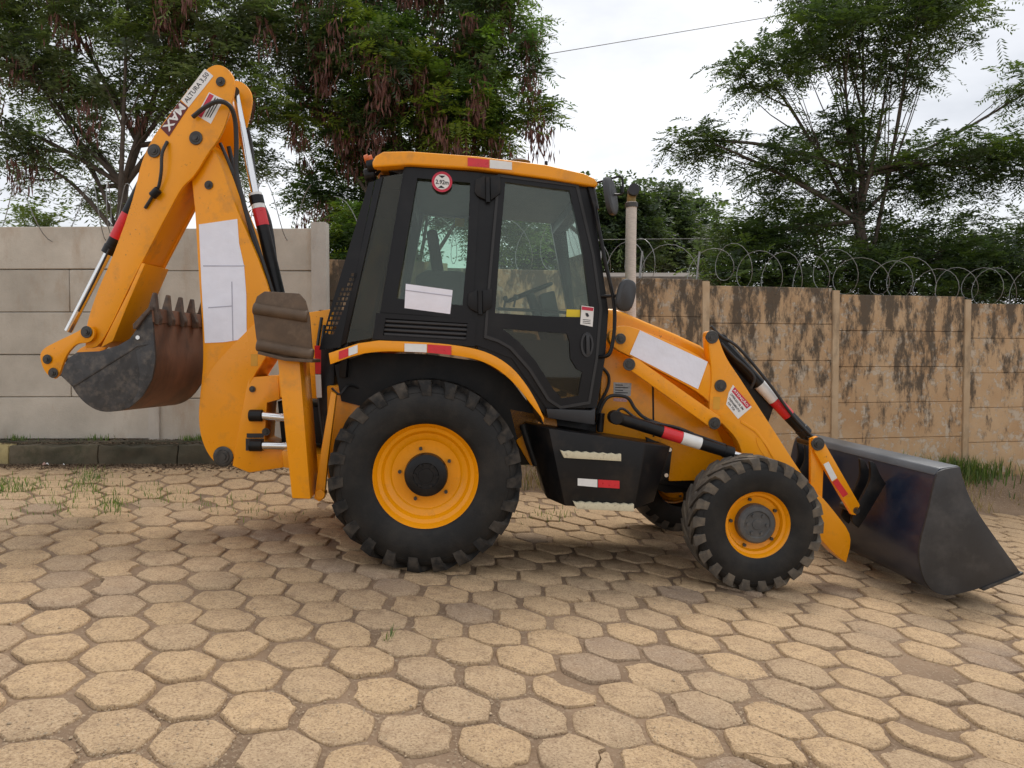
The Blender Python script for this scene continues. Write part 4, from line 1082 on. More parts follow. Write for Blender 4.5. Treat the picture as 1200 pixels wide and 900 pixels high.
def cylinder(p0, p1, r0, rod_end, r1, parent, name, bands=(), X=None):
    """barrel from p0 to p1, chrome rod on to rod_end; bands = (t0, t1, material)"""
    p0, p1, pe = Vector(p0), Vector(p1), Vector(rod_end)
    b = MB(); b.rod(p0, p1, r0, n=20, bev=0.006); d = (p1 - p0).normalized()
    b.rod(p1 - d * 0.06, p1 + d * 0.01, r0 * 1.12, n=20, bev=0.004); b.rod(p0 - Vector((0, r0 * 1.2, 0)), p0 + Vector((0, r0 * 1.2, 0)), r0 * 1.15, n=18, bev=0.005)
    if X is not None: b.xform(X)
    o = b.obj(name, M_black2, parent)
    b = MB(); b.rod(p1, pe, r1, n=16)
    if X is not None: b.xform(X)
    b.obj('piston_rod', M_chrome, o) if parent is digger else b.obj('piston_rod', M_chrome, parent)
    for t0, t1, m in bands:
        b = MB(); b.rod(p0.lerp(p1, t0), p0.lerp(p1, t1), r0 * 1.03, n=20)
        if X is not None: b.xform(X)
        b.obj('reflector', m, o if parent is digger else parent)
    return o
cylinder(T.V(721, 489, 0.33), T.V(857, 531, 0.33), 0.045, T.V(900, 545, 0.36), 0.026, digger, 'lift_cylinder', ((0.40, 0.565, M_red), (0.567, 0.73, M_wref)))
q0, q1, qe = T.V(721, 489, 0.33), T.V(857, 531, 0.33), T.V(900, 545, 0.36)
cylinder(wv(q0, WID - 0.33), wv(q1, WID - 0.33), 0.045, wv(qe, WID - 0.36), 0.026, digger, 'lift_cylinder')
cylinder(T.V(843, 400, 0.62), T.V(944, 508, 0.62), 0.048, T.V(957, 520, 0.62), 0.026, digger, 'tilt_cylinder', ((0.46, 0.63, M_wref), (0.632, 0.80, M_red)))
b = MB(); b.prism(T.poly([(845, 398), (862, 405), (905, 455), (912, 470), (900, 505), (880, 470), (850, 430)], 0.60), 0.64, 0.72, 0.01); b.obj('tilt_guard', M_black2, digger)
b = MB(); b.tube([T.V(833, 382, 0.56), T.V(845, 394, 0.56), T.V(866, 408, 0.56), T.V(900, 448, 0.55), T.V(928, 486, 0.55), T.V(948, 508, 0.56), T.V(962, 521, 0.56)], 0.012, 8)
b.tube([T.V(845, 402, 0.54), T.V(860, 418, 0.53), T.V(872, 428, 0.53), T.V(884, 442, 0.53), T.V(880, 455, 0.55)], 0.012, 8)
b.obj('loader_hoses', M_rubber, digger)
b = MB(); b.tube([T.V(700, 492, 0.5), T.V(706, 474, 0.5), T.V(716, 464, 0.5), T.V(735, 466, 0.5), T.V(745, 480, 0.5), T.V(760, 492, 0.45), T.V(800, 505, 0.4), T.V(850, 522, 0.4)], 0.013, 8)
b.tube([T.V(722, 484, 0.42), T.V(730, 479, 0.42), T.V(750, 492, 0.40), T.V(790, 500, 0.38), T.V(812, 508, 0.38)], 0.010, 8)
b.tube([T.V(705, 430, 0.55), T.V(713, 440, 0.55), T.V(712, 455, 0.55), T.V(700, 480, 0.55), T.V(702, 500, 0.55)], 0.012, 8)
b.obj('lift_hoses', M_rubber, digger)
b = MB(); b.rod(T.V(705, 484, 0.45), T.V(703, 506, 0.45), 0.025, n=14, bev=0.004); b.obj('breather', M_black2, digger)
plate([(719, 448), (740, 449), (739, 464), (719, 463)], 0.597, 0.002, mat('grey_data_plate', (0.30, 0.31, 0.31), 0.4, metal=0.4, var=0.2, scale=60), 'data_plate', digger, 0)
for k in range(4): plate([(721, 450.5 + k * 3), (730 + (k % 2) * 6, 450.9 + k * 3), (730 + (k % 2) * 6, 452 + k * 3), (721, 451.6 + k * 3)], 0.595, 0.001, M_ink, 'print_line', digger, 0)
plate([(719, 466), (735, 467), (735, 471), (719, 470)], 0.597, 0.002, mat('pink_label', (0.6, 0.35, 0.33), 0.6, var=0.3, scale=80), 'small_label', digger, 0)
# tilt lever and bucket link
for k, w in enumerate((0.50, 0.68)):
    plate([(950, 514), (957, 511), (964, 515), (966, 530), (963, 600), (950, 580)], w, 0.035, M_paint, 'tilt_lever', digger, 0.005)
blink = plate([(953, 513), (963, 513), (1008, 592), (1003, 604), (998, 603), (955, 530)], 0.46, 0.04, M_paint, 'bucket_link', digger, 0.006)
plate([(965, 544), (971, 541), (981, 560), (975, 564)], 0.457, 0.002, M_wref, 'reflector', blink, 0); plate([(975.5, 565), (981.5, 561), (994, 579), (988, 583)], 0.457, 0.002, M_red, 'reflector', blink, 0)
pin(958, 520, 0.46, 0.034, 0.3)
# bucket
WB0, WB1 = -0.03, WID + 0.03
endp = [(1097, 556), (1104, 550), (1125, 547), (1131, 570), (1143, 597), (1170, 635), (1196, 671), (1176, 681), (1140, 692), (1108, 700), (1088, 690), (1078, 665), (1077, 640), (1087, 605)]
ep = T.poly(rnd(endp, 2, 45), WB0)
def offs(pts, d):
    out = []
    for i, p in enumerate(pts):
        a = Vector(pts[max(i - 1, 0)]); c = Vector(pts[min(i + 1, len(pts) - 1)]); t = (c - a).normalized()
        out.append((p[0] - t.y * d, p[1] + t.x * d))
    return out
shell = T.poly(spl([(1104, 550), (1097, 556), (1087, 605), (1077, 640), (1078, 665), (1088, 690), (1108, 700), (1140, 692), (1176, 681), (1197, 671)], 2), WB0)
b = MB(); sh_in = offs(shell, -0.02) if offs(shell, 0.02)[3][0] < shell[3][0] else offs(shell, 0.02)
b.prism(shell + sh_in[::-1], WB0 + 0.022, WB1 - 0.022, 0.0)
bucket = b.obj('loader_bucket', M_navy, digger, label='wide navy front bucket with scuffed grey sides')
M_bside = mat('scuffed_bucket_side', (0.034, 0.034, 0.036), 0.5, metal=0.15, var=0.25, scale=4, dirt=(0.10, 0.095, 0.09), dirt_amt=0.5, dirt_scale=6, dirt_lo=0.48, dirt_hi=0.75, bump=0.05, bscale=30)
for w in (WB0, WB1 - 0.022):
    b = MB(); b.prism(ep, w, w + 0.022, 0.004); b.obj('side_plate', M_bside, bucket)
M_btop = mat('sky_grey_bucket_lip', (0.10, 0.105, 0.115), 0.4, metal=0.3, var=0.2, scale=8, dirt=(0.07, 0.075, 0.09), dirt_amt=0.7, dirt_scale=5, stretch=(1, 0.3, 1))  # paler than the navy shell: reflected light put into the lip colour
b = MB(); b.prism(T.poly([(1096.5, 557.5), (1103, 549), (1126, 546), (1129, 556), (1110, 560)], WB0), WB0 + 0.023, WB1 - 0.023, 0.012); b.obj('top_lip', M_btop, bucket)
lz = T.P(1197, 671, WB0); b = MB(); b.box(lz[0] - 0.2, lz[0] + 0.03, WB0 - 0.01, WB1 + 0.01, lz[1] - 0.012, lz[1] + 0.012, 0.004)
cut = T.poly([(1150, 689), (1198, 670), (1198, 673), (1152, 692)], WB0); b = MB(); b.prism(cut, WB0 - 0.01, WB1 + 0.01, 0.002); b.obj('cutting_edge', M_gsteel, bucket)
for w in (0.47, 0.62, 1.58, 1.73):
    pl = T.poly(rnd([(1017, 540), (1023, 541), (1029, 556), (1036, 566), (1012, 606), (1004, 618), (996, 612), (997, 602), (1010, 578), (1019, 560)]), 0.5)
    sh = Vector((0.0, 0.0))
    b = MB(); b.prism(pl, w, w + 0.03, 0.004); b.obj('hinge_bracket', M_black2, bucket)
for w in (0.56, 1.66):
    b = MB(); b.rod(T.V(1003, 598, 0.47).xz.to_3d() if False else Vector((T.P(1003, 598, 0.47)[0], w - 0.1, T.P(1003, 598, 0.47)[1])), Vector((T.P(1003, 598, 0.47)[0], w + 0.12, T.P(1003, 598, 0.47)[1])), 0.028, n=14); b.obj('hinge_pin', M_steel, bucket)

# ---- stabilisers
def stabiliser(sgn):
    def ww(a, b_): return (a, b_) if sgn > 0 else (WID - b_, WID - a)
    legp = T.poly([(325, 420), (351, 421), (364, 585), (342, 584)], 0.10)
    b = MB(); b.prism(legp, *ww(0.10, 0.46), 0.01); leg = b.obj('stabiliser_leg', M_paint, digger)
    padp = T.poly([(295, 362), (300, 347), (309, 341), (350, 343.5), (357, 352), (362, 372), (366, 421), (334, 419), (302, 411), (299, 395)], 0.02)
    b = MB(); b.prism(padp, *ww(0.04, 0.075), 0.006)
    pad = b.obj('stabiliser_pad', M_pad, leg)
    for (pa, pb, r) in (((296, 361), (360, 371), 0.042), ((300, 404), (366, 416), 0.042)):
        b = MB(); a_, b_ = T.V(*pa, 0.02), T.V(*pb, 0.02); yy = 0.05 if sgn > 0 else WID - 0.05
        b.rod(wv(a_, yy), wv(b_, yy), r, n=16, bev=0.006); b.obj('pad_rib', M_pad, leg)
    fl = T.poly([(302, 411), (334, 419), (366, 421), (366, 425), (334, 423), (302, 415)], 0.02); b = MB(); b.prism(fl, *ww(0.02, 0.34), 0.003); b.obj('pad_flange', M_pad, leg)
    st_ = T.poly([(388, 458), (394, 462), (384, 540), (380, 584), (374, 588), (368, 584), (374, 540)], 0.22)
    b = MB(); b.prism(st_, *ww(0.22, 0.28), 0.006); b.obj('stabiliser_strut', M_paint, digger)
    c = T.V(375.5, 579, 0.22)
    b = MB(); b.rod(wv(c, ww(0.2, 0.3)[0]), wv(c, ww(0.2, 0.3)[1]), 0.035, n=16, bev=0.004); b.obj('strut_pin', M_paint, leg)
stabiliser(1); stabiliser(-1)
plate([(368.5, 405), (376, 405), (376, 438), (369.5, 438)], 0.52, 0.01, M_red, 'reflector', digger, 0); plate([(369.5, 439), (376, 439), (377, 466), (371, 466)], 0.52, 0.01, M_wref, 'reflector', digger, 0)
plate([(376, 405), (392, 402), (392, 445), (384, 500), (376, 540), (374, 470)], 0.6, 0.8, M_black2, 'rear_hose_guard', digger, 0.01)
plate([(361, 366), (389, 362), (386, 420), (380, 452), (362, 452)], 0.8, 0.1, M_paint, 'rear_console', digger, 0.01)
for k in range(5):
    x0 = 377 + k * 3
    b = MB(); b.tube([T.V(x0, 372 + k * 9, 0.7), T.V(x0 - 6 + k * 2, 420, 0.66), T.V(x0 - 3, 470, 0.62), T.V(x0 + 3, 520 + k * 5, 0.6)], 0.013, 7); b.obj('control_hose', M_rubber, digger)
b = MB(); b.tube([T.V(389, 455, 0.45), T.V(398, 462, 0.42), T.V(408, 452, 0.45), T.V(420, 455, 0.5)], 0.009, 6); b.obj('cable', M_rubber, digger)
plate([(325, 470), (400, 480), (400, 520), (330, 520)], 1.0, 0.8, M_black2, 'slew_frame', digger, 0.01)
plate([(326, 438), (392, 440), (392, 468), (328, 466)], 0.70, 0.95, M_paint, 'slide_rail', digger, 0.01)
plate([(330, 528), (392, 534), (390, 556), (332, 548)], 0.70, 0.95, M_paint, 'slide_rail', digger, 0.01)

# ---- backhoe, slewed a little away from the camera
WK = 0.86
uk, zk = T.P(285, 500, WK)
XB = Matrix.Translation((uk, WK, 0)) @ Matrix.Rotation(R(-8), 4, 'Z')
B = Frame(MT @ XB)
def bplate(px, w, th, m, name, parent, bev=0.006, label=None): return plate(px, w, th, m, name, parent, bev, B, XB, label)
# kingpost
king = plate([(291, 442), (326, 440), (328, 468), (313, 472), (310, 516), (331, 524), (332, 548), (292, 554), (272, 546), (280, 500)], WK - 0.02, 0.34, M_paint, 'kingpost', digger, 0.01)
for (x, y, r_) in ((296, 456, 0.016), (312, 506, 0.02)): pin(x, y, WK - 0.02, r_, parent=king)
plate([(289, 508), (309, 508), (309, 513), (289, 513)], WK - 0.026, 0.01, M_ink, 'slot', king, 0)
plate([(288, 514), (309, 514), (309, 528), (288, 528)], WK - 0.03, 0.02, M_ink, 'socket', king, 0)
for (ya, yb) in ((522, 522), (487, 490)):
    b = MB(); b.rod(T.V(305, ya, WK - 0.06), T.V(352, yb + 1, WK - 0.02), 0.032, n=18); b.obj('slew_ram_rod', M_chrome, king)
    b = MB(); b.rod(T.V(292, ya, WK - 0.06), T.V(308, ya, WK - 0.06), 0.046, n=18, bev=0.006); b.obj('slew_ram_head', M_black2, king)
# boom
boomp = [(228, 245), (233, 330), (238, 400), (237, 440), (233, 470), (233, 502), (241, 526), (253, 543), (266, 546), (277, 534), (282, 500), (287, 470), (296, 444), (311, 421), (322, 402), (320, 350), (302, 302), (272, 232), (258, 188), (246, 168), (232, 158), (222, 166), (222, 190)]
b = MB(); b.prism(B.poly(rnd(boomp), 0.0), 0.0, 0.26, 0.012).xform(XB)
boom = b.obj('boom', M_paint, digger)
step = B.poly(rnd([(242, 436), (300, 378), (322, 402), (311, 421), (296, 444), (287, 470), (282, 500), (277, 534), (266, 546), (253, 543), (241, 526), (234, 502), (234, 470)]), 0.0)
b = MB(); b.prism(step, -0.016, 0.276, 0.006).xform(XB); b.obj('boom_foot_plate', M_paint, boom)
pin(262, 535, -0.016, 0.052, 0.3, boom, B, XB); pin(245, 217, 0.0, 0.022, 0.1, boom, B, XB)
bplate([(233, 263), (278, 256.5), (280, 285), (286, 312), (288.5, 345), (289, 397), (262, 401), (240, 402), (236, 330)], -0.004, 0.003, M_white, 'paper_sheet', boom, 0, 'white paper sheets taped along the boom')
for ln in ([(238, 311), (287, 311), (287, 312.2), (238, 312.2)], [(244, 360), (272, 358), (272, 359.2), (244, 361.2)], [(271, 330), (272.2, 330), (273.5, 399), (272.3, 399)]):
    bplate(ln, -0.0055, 0.001, MATS['grey_fold'], 'paper_edge', boom, 0)
bplate([(294, 415), (302, 415), (302, 429), (294, 429)], -0.0185, 0.002, MATS['dull_yellow_label'], 'small_label', boom, 0)
# dipper
dpl = [(206, 124), (224, 100), (243, 79), (256, 74.5), (268, 81), (275, 93), (274, 110), (266, 140), (257, 162), (243, 180), (228, 206), (214, 218), (206, 232), (190, 262), (166, 308), (150, 340), (128, 386), (114, 408), (100, 408), (100, 384), (112, 345), (130, 305), (146, 262), (158, 224), (164, 194), (175, 167), (190, 145)]
b = MB(); b.prism(B.poly(rnd(dpl), -0.05), -0.05, -0.02, 0.008).xform(XB); dip = b.obj('dipper', M_paint, digger)
b = MB(); b.prism(B.poly(rnd(dpl), -0.05), 0.28, 0.31, 0.008).xform(XB); b.obj('dipper_far_plate', M_paint, dip)
core = [(192, 146), (206, 128), (222, 108), (228, 112), (214, 150), (222, 196), (212, 217), (204, 232), (188, 262), (164, 308), (148, 340), (126, 386), (112, 406), (102, 406), (102, 384), (114, 345), (132, 305), (148, 262), (160, 224), (166, 194), (177, 168)]
b = MB(); b.prism(B.poly(core, -0.05), -0.021, 0.281, 0.004).xform(XB); b.obj('dipper_box', M_paint, dip)
bplate([(150, 343), (166, 308), (170, 309), (152, 351), (132, 400), (118, 407)], -0.054, 0.362, M_paint, 'nose_sleeve', dip, 0.004)
for (x, y, r_) in ((230, 162, 0.034), (259, 96, 0.024), (181, 177, 0.034)): pin(x, y, -0.05, r_, 0.2, dip, B, XB)
# stickers on the dipper
bplate([(212, 117), (240, 80.5), (250, 89), (221, 125.5)], -0.053, 0.002, M_stick, 'height_label', dip, 0)
text_px('ALTURA 3,50', (217.5, 119.5), (243.5, 86), 0, -0.0545, M_ink, dip, 7.0, B, XB, 0.01)
bplate([(188, 150), (211, 118), (220.5, 126), (198, 160)], -0.053, 0.002, M_maroon, 'maroon_label', dip, 0)
text_px('MAX', (214.5, 123.5), (194, 152), 0, -0.0545, M_stick, dip, 10.0, B, XB, 0.03)
bplate([(245, 108), (262, 116.5), (247, 145), (230, 135)], -0.053, 0.002, M_stick, 'warning_sticker', dip, 0)
bplate([(245.5, 109.5), (250.5, 112), (236, 138), (231.5, 135)], -0.0545, 0.001, M_redp, 'sticker_header', dip, 0)
for k in range(3): bplate([(252 + k * 2.6, 114 + k), (253 + k * 2.6, 114.6 + k), (241 + k * 2.6, 137 + k * 0.6), (240 + k * 2.6, 136.5 + k * 0.6)], -0.0545, 0.001, M_ink, 'print_line', dip, 0)
# boom cylinder (ram from the dipper head down towards the kingpost)
cylinder(B.V(333, 372, 0.13), B.V(300, 231, 0.13), 0.05, B.V(275, 108, 0.13), 0.032, digger, 'boom_cylinder', ((0.76, 0.90, M_red), (0.902, 1.03, M_wref)), XB)
b = MB(); b.rod(B.V(275, 107, 0.02), B.V(275, 107, 0.24), 0.035, n=16).xform(XB); b.obj('ram_pin', M_steel, dip)
# bucket cylinder along the back of the dipper
cylinder(B.V(188, 176, 0.13), B.V(127, 296, 0.13), 0.048, B.V(80, 388, 0.13), 0.03, digger, 'bucket_cylinder', ((0.62, 0.86, M_red),), XB)
b = MB(); b.tube([B.V(92, 365, 0.07), B.V(110, 330, 0.07), B.V(128, 292, 0.07)], 0.008, 6).xform(XB); b.obj('ram_pipe', M_rubber, digger)
b = MB()
b.tube([B.V(226, 137, -0.08), B.V(240, 126, -0.10), B.V(255, 119, -0.12), B.V(268, 123, -0.10), B.V(275, 138, -0.04), B.V(277, 165, 0.0), B.V(277, 200, 0.02), B.V(284, 232, 0.03), B.V(300, 290, 0.05), B.V(318, 345, 0.06)], 0.018, 8)
b.tube([B.V(268, 172, 0.2), B.V(274, 200, 0.2), B.V(276, 228, 0.18), B.V(290, 258, 0.16), B.V(310, 330, 0.12)], 0.018, 8)
b.tube([B.V(290, 150, 0.28), B.V(295, 175, 0.3), B.V(300, 220, 0.24), B.V(316, 260, 0.2), B.V(325, 320, 0.16), B.V(336, 360, 0.1)], 0.016, 8)
b.tube([B.V(258, 168, 0.05), B.V(268, 190, 0.04), B.V(280, 222, 0.04), B.V(306, 300, 0.03), B.V(322, 350, 0.03)], 0.014, 8)
b.xform(XB); b.obj('boom_hoses', M_rubber, digger)
b = MB(); b.tube([B.V(196, 166, -0.06), B.V(190, 180, -0.1), B.V(189, 200, -0.1), B.V(186, 218, -0.08), B.V(180, 228, -0.07), B.V(170, 244, -0.06)], 0.013, 8).xform(XB); b.obj('dipper_hose', M_rubber, digger)
b = MB(); b.rod(B.V(186, 222, -0.09), B.V(178, 230, -0.09), 0.032, n=14, bev=0.005).xform(XB); b.obj('hose_joint', M_black2, digger)
# bucket tipping link
lk = [(46, 417), (50, 409), (60, 403), (92, 388), (99, 382), (106, 382), (111, 388), (110, 396), (104, 402), (90, 402), (80, 412), (74, 424), (70, 438), (64, 444), (57, 441), (50, 432)]
for w in (-0.10, 0.33):
    b = MB(); b.prism(B.poly(rnd(lk), -0.1), w, w + 0.03, 0.006).xform(XB); tl = b.obj('tipping_link', M_paint, digger)
for (x, y, r_) in ((102, 389, 0.03), (56, 421, 0.024), (63, 437, 0.026)):
    pin(x, y, -0.10, r_, 0.45, tl, B, XB)
# bucket
c7 = lambda x, y: (30 + x / 5.0, 320 + y / 5.0)
sidep = [c7(*p) for p in ((205, 600), (225, 540), (250, 500), (300, 464), (430, 458), (540, 425), (610, 385), (650, 330), (735, 205), (745, 300), (752, 400), (762, 500), (742, 620), (685, 722), (600, 798), (480, 818), (400, 800), (320, 740), (270, 662))]
WQ0, WQ1 = -0.30, 0.56
sidep = sidep[:9] + spl(sidep[8:], 2)[1:]
sp = B.poly(sidep, WQ0)
b = MB(); wr_ = sp[8:]; wi = offs(wr_, 0.018)
cen = Vector((sum(p[0] for p in sp) / len(sp), sum(p[1] for p in sp) / len(sp)))
if (Vector(wi[4]) - cen).length > (Vector(wr_[4]) - cen).length: wi = offs(wr_, -0.018)
b.prism(wr_ + wi[::-1], WQ0 + 0.021, WQ1 - 0.021).xform(XB); dbk = b.obj('digging_bucket', M_rust, digger, 25, 'rusty toothed digging bucket curled under the dipper')
for w in (WQ0, WQ1 - 0.02):
    b = MB(); b.prism(sp, w, w + 0.02, 0.003).xform(XB); b.obj('side_plate', M_gsteel, dbk)
rp2 = B.poly([c7(*p) for p in ((265, 655), (275, 648), (620, 440), (650, 420), (755, 400), (757, 412), (652, 432), (625, 452), (285, 665))], WQ0); b = MB(); b.prism(rp2, WQ0 - 0.006, WQ0 + 0.001, 0.001).xform(XB); b.obj('weld_seam', M_gsteel, dbk)
cr_ = B.poly([c7(*p) for p in ((600, 798), (660, 700), (672, 600), (650, 455), (755, 402), (765, 500), (744, 622), (687, 724))], WQ0); b = MB(); b.prism(cr_, WQ0 - 0.008, WQ0 + 0.001, 0.003).xform(XB); b.obj('wear_plate', M_gsteel, dbk)
lipo = offs([wr_[0], wr_[1], wr_[2]], 0.008); lipq = [wr_[0], wr_[1], wr_[2]]
if (Vector(lipo[1]) - cen).length < (Vector(lipq[1]) - cen).length: lipo = offs(lipq, -0.008)
b = MB(); b.prism(lipq + lipo[::-1], WQ0 + 0.002, WQ1 - 0.002, 0.002).xform(XB); b.obj('lip_plate', M_rust, dbk)
sc_ = B.poly([c7(*p) for p in ((640, 300), (738, 195), (745, 215), (655, 330), (642, 328))], WQ0); b = MB(); b.prism(sc_, WQ0 - 0.03, WQ0 + 0.03, 0.005).xform(XB); b.obj('side_cutter', M_teeth, dbk)
bt = B.V(*c7(662, 378), WQ0); b = MB(); b.rod(bt - Vector((0, 0.014, 0)), bt, 0.016, n=10).xform(XB); b.obj('bolt', M_chrome, dbk)
tb_, tt_ = B.P(*c7(748, 300), WQ0), B.P(*c7(740, 112), WQ0)
tm_ = B.P(*c7(733, 205), WQ0)
for k in range(5):
    w = WQ0 + 0.02 + k * (WQ1 - WQ0 - 0.09) / 4.0
    b = MB()
    b.prism([tb_, (tb_[0] + 0.03, tb_[1]), (tb_[0] + 0.035, tb_[1] + 0.05), (tm_[0] + 0.03, tm_[1]), (tt_[0] + 0.008, tt_[1]), (tt_[0] - 0.008, tt_[1]), (tm_[0] - 0.035, tm_[1] - 0.01), (tm_[0] - 0.06, tm_[1] - 0.04), (tm_[0] + 0.0, tm_[1] - 0.045)], w, w + 0.05, 0.008).xform(XB)
    b.obj('tooth', M_teeth, dbk)
# =================================================================== TREES
def leaf_mat(name, trans=0.35):
    m = bpy.data.materials.new(name); m.use_nodes = True
    t = m.node_tree; t.nodes.clear()
    o = t.nodes.new('ShaderNodeOutputMaterial'); mixn = t.nodes.new('ShaderNodeMixShader'); mixn.inputs[0].default_value = trans
    d = t.nodes.new('ShaderNodeBsdfPrincipled'); d.inputs['Roughness'].default_value = 0.5; d.inputs['Specular IOR Level'].default_value = 0.35
    tr = t.nodes.new('ShaderNodeBsdfTranslucent')
    a = t.nodes.new('ShaderNodeAttribute'); a.attribute_name = 'col'
    t.links.new(a.outputs['Color'], d.inputs['Base Color'])
    br = t.nodes.new('ShaderNodeVectorMath'); br.operation = 'MULTIPLY'; br.inputs[1].default_value = (1.9, 2.0, 0.8)
    t.links.new(a.outputs['Color'], br.inputs[0]); t.links.new(br.outputs[0], tr.inputs['Color'])
    t.links.new(d.outputs[0], mixn.inputs[1]); t.links.new(tr.outputs[0], mixn.inputs[2]); t.links.new(mixn.outputs[0], o.inputs['Surface'])
    return m
M_leaf = leaf_mat('leaf_green')
M_pod = mat('brown_seed_pod', (0.13, 0.048, 0.032), 0.6, var=0.35, scale=6, coords='World')
M_bark = mat('grey_brown_bark', (0.085, 0.065, 0.05), 0.9, var=0.35, scale=9, bump=0.5, bscale=25, coords='World')
M_wire = mat('galvanised_wire', (0.26, 0.26, 0.26), 0.45, metal=0.5, var=0.15, scale=30)

def unit(v): return v / np.linalg.norm(v, axis=-1, keepdims=True)
def fronds(tips, per, spread, length, leaflets, lw, ll, droop, palette, rg):
    """feathery leaves: leaflet quads set along drooping ribs around each twig tip"""
    n = len(tips)
    c = np.repeat(tips, per, 0)
    cid = np.repeat(np.arange(n), per)
    m = len(c)
    base = c + rg.normal(0, spread, (m, 3)) * np.array([1, 1, 0.75])
    d = unit(rg.normal(0, 1, (m, 3)) * np.array([1, 1, 0.55]) + np.array([0, 0, 0.12]))
    L = length * rg.uniform(0.65, 1.25, (m, 1))
    side = unit(np.cross(d, np.array([0, 0, 1.0])) + 1e-6)
    up = np.cross(side, d)
    t = np.linspace(0.12, 1, leaflets)
    V, C = [], []
    tint = palette[rg.integers(0, len(palette), n)]
    tint = tint * rg.uniform(0.75, 1.25, (n, 1))
    colr = tint[cid] * rg.uniform(0.8, 1.2, (m, 1))
    for k in range(leaflets):
        p = base + d * L * t[k] - np.array([0, 0, 1.0]) * (droop * L * t[k] ** 2)
        for s in (-1, 1):
            sz = ll * (1.0 - 0.55 * abs(t[k] - 0.45)) * rg.uniform(0.8, 1.15, (m, 1))
            ld = unit(side * s + d * 0.45 + up * rg.normal(0, 0.25, (m, 1)) - np.array([0, 0, 0.25]))
            wd = unit(d + up * rg.normal(0, 0.35, (m, 1))) * lw
            V.append(np.stack([p - wd * 0.5, p + ld * sz * 0.5 - wd, p + ld * sz, p + ld * sz * 0.5 + wd], 1))
            C.append(np.repeat(colr[:, None, :], 4, 1))
    V = np.concatenate(V).reshape(-1, 3); C = np.concatenate(C).reshape(-1, 3)
    return V, np.arange(len(V)).reshape(-1, 4), C
def branch_tubes(segs, n=6):
    V, Fc = [], []; o = 0
    for pts, r0, r1 in segs:
        P = np.array(pts); K = len(P)
        tg = np.gradient(P, axis=0); tg = unit(tg)
        a = unit(np.cross(tg, np.array([0.31, 0.2, 0.93]))); b2 = np.cross(tg, a)
        rr = np.linspace(r0, r1, K)[:, None, None]
        th = np.linspace(0, 2 * np.pi, n, endpoint=False)
        ring = P[:, None, :] + rr * (a[:, None, :] * np.cos(th)[None, :, None] + b2[:, None, :] * np.sin(th)[None, :, None])
        V.append(ring.reshape(-1, 3))
        i = np.arange(K - 1)[:, None] * n; k = np.arange(n)[None, :]
        q = np.stack([i + k, i + (k + 1) % n, i + n + (k + 1) % n, i + n + k], -1).reshape(-1, 4)
        Fc.append(q + o); o += K * n
    return np.concatenate(V), np.concatenate(Fc)
GREEN = np.array([(0.050, 0.092, 0.034), (0.075, 0.135, 0.032), (0.11, 0.185, 0.032), (0.17, 0.235, 0.035), (0.055, 0.085, 0.045), (0.08, 0.12, 0.05)])
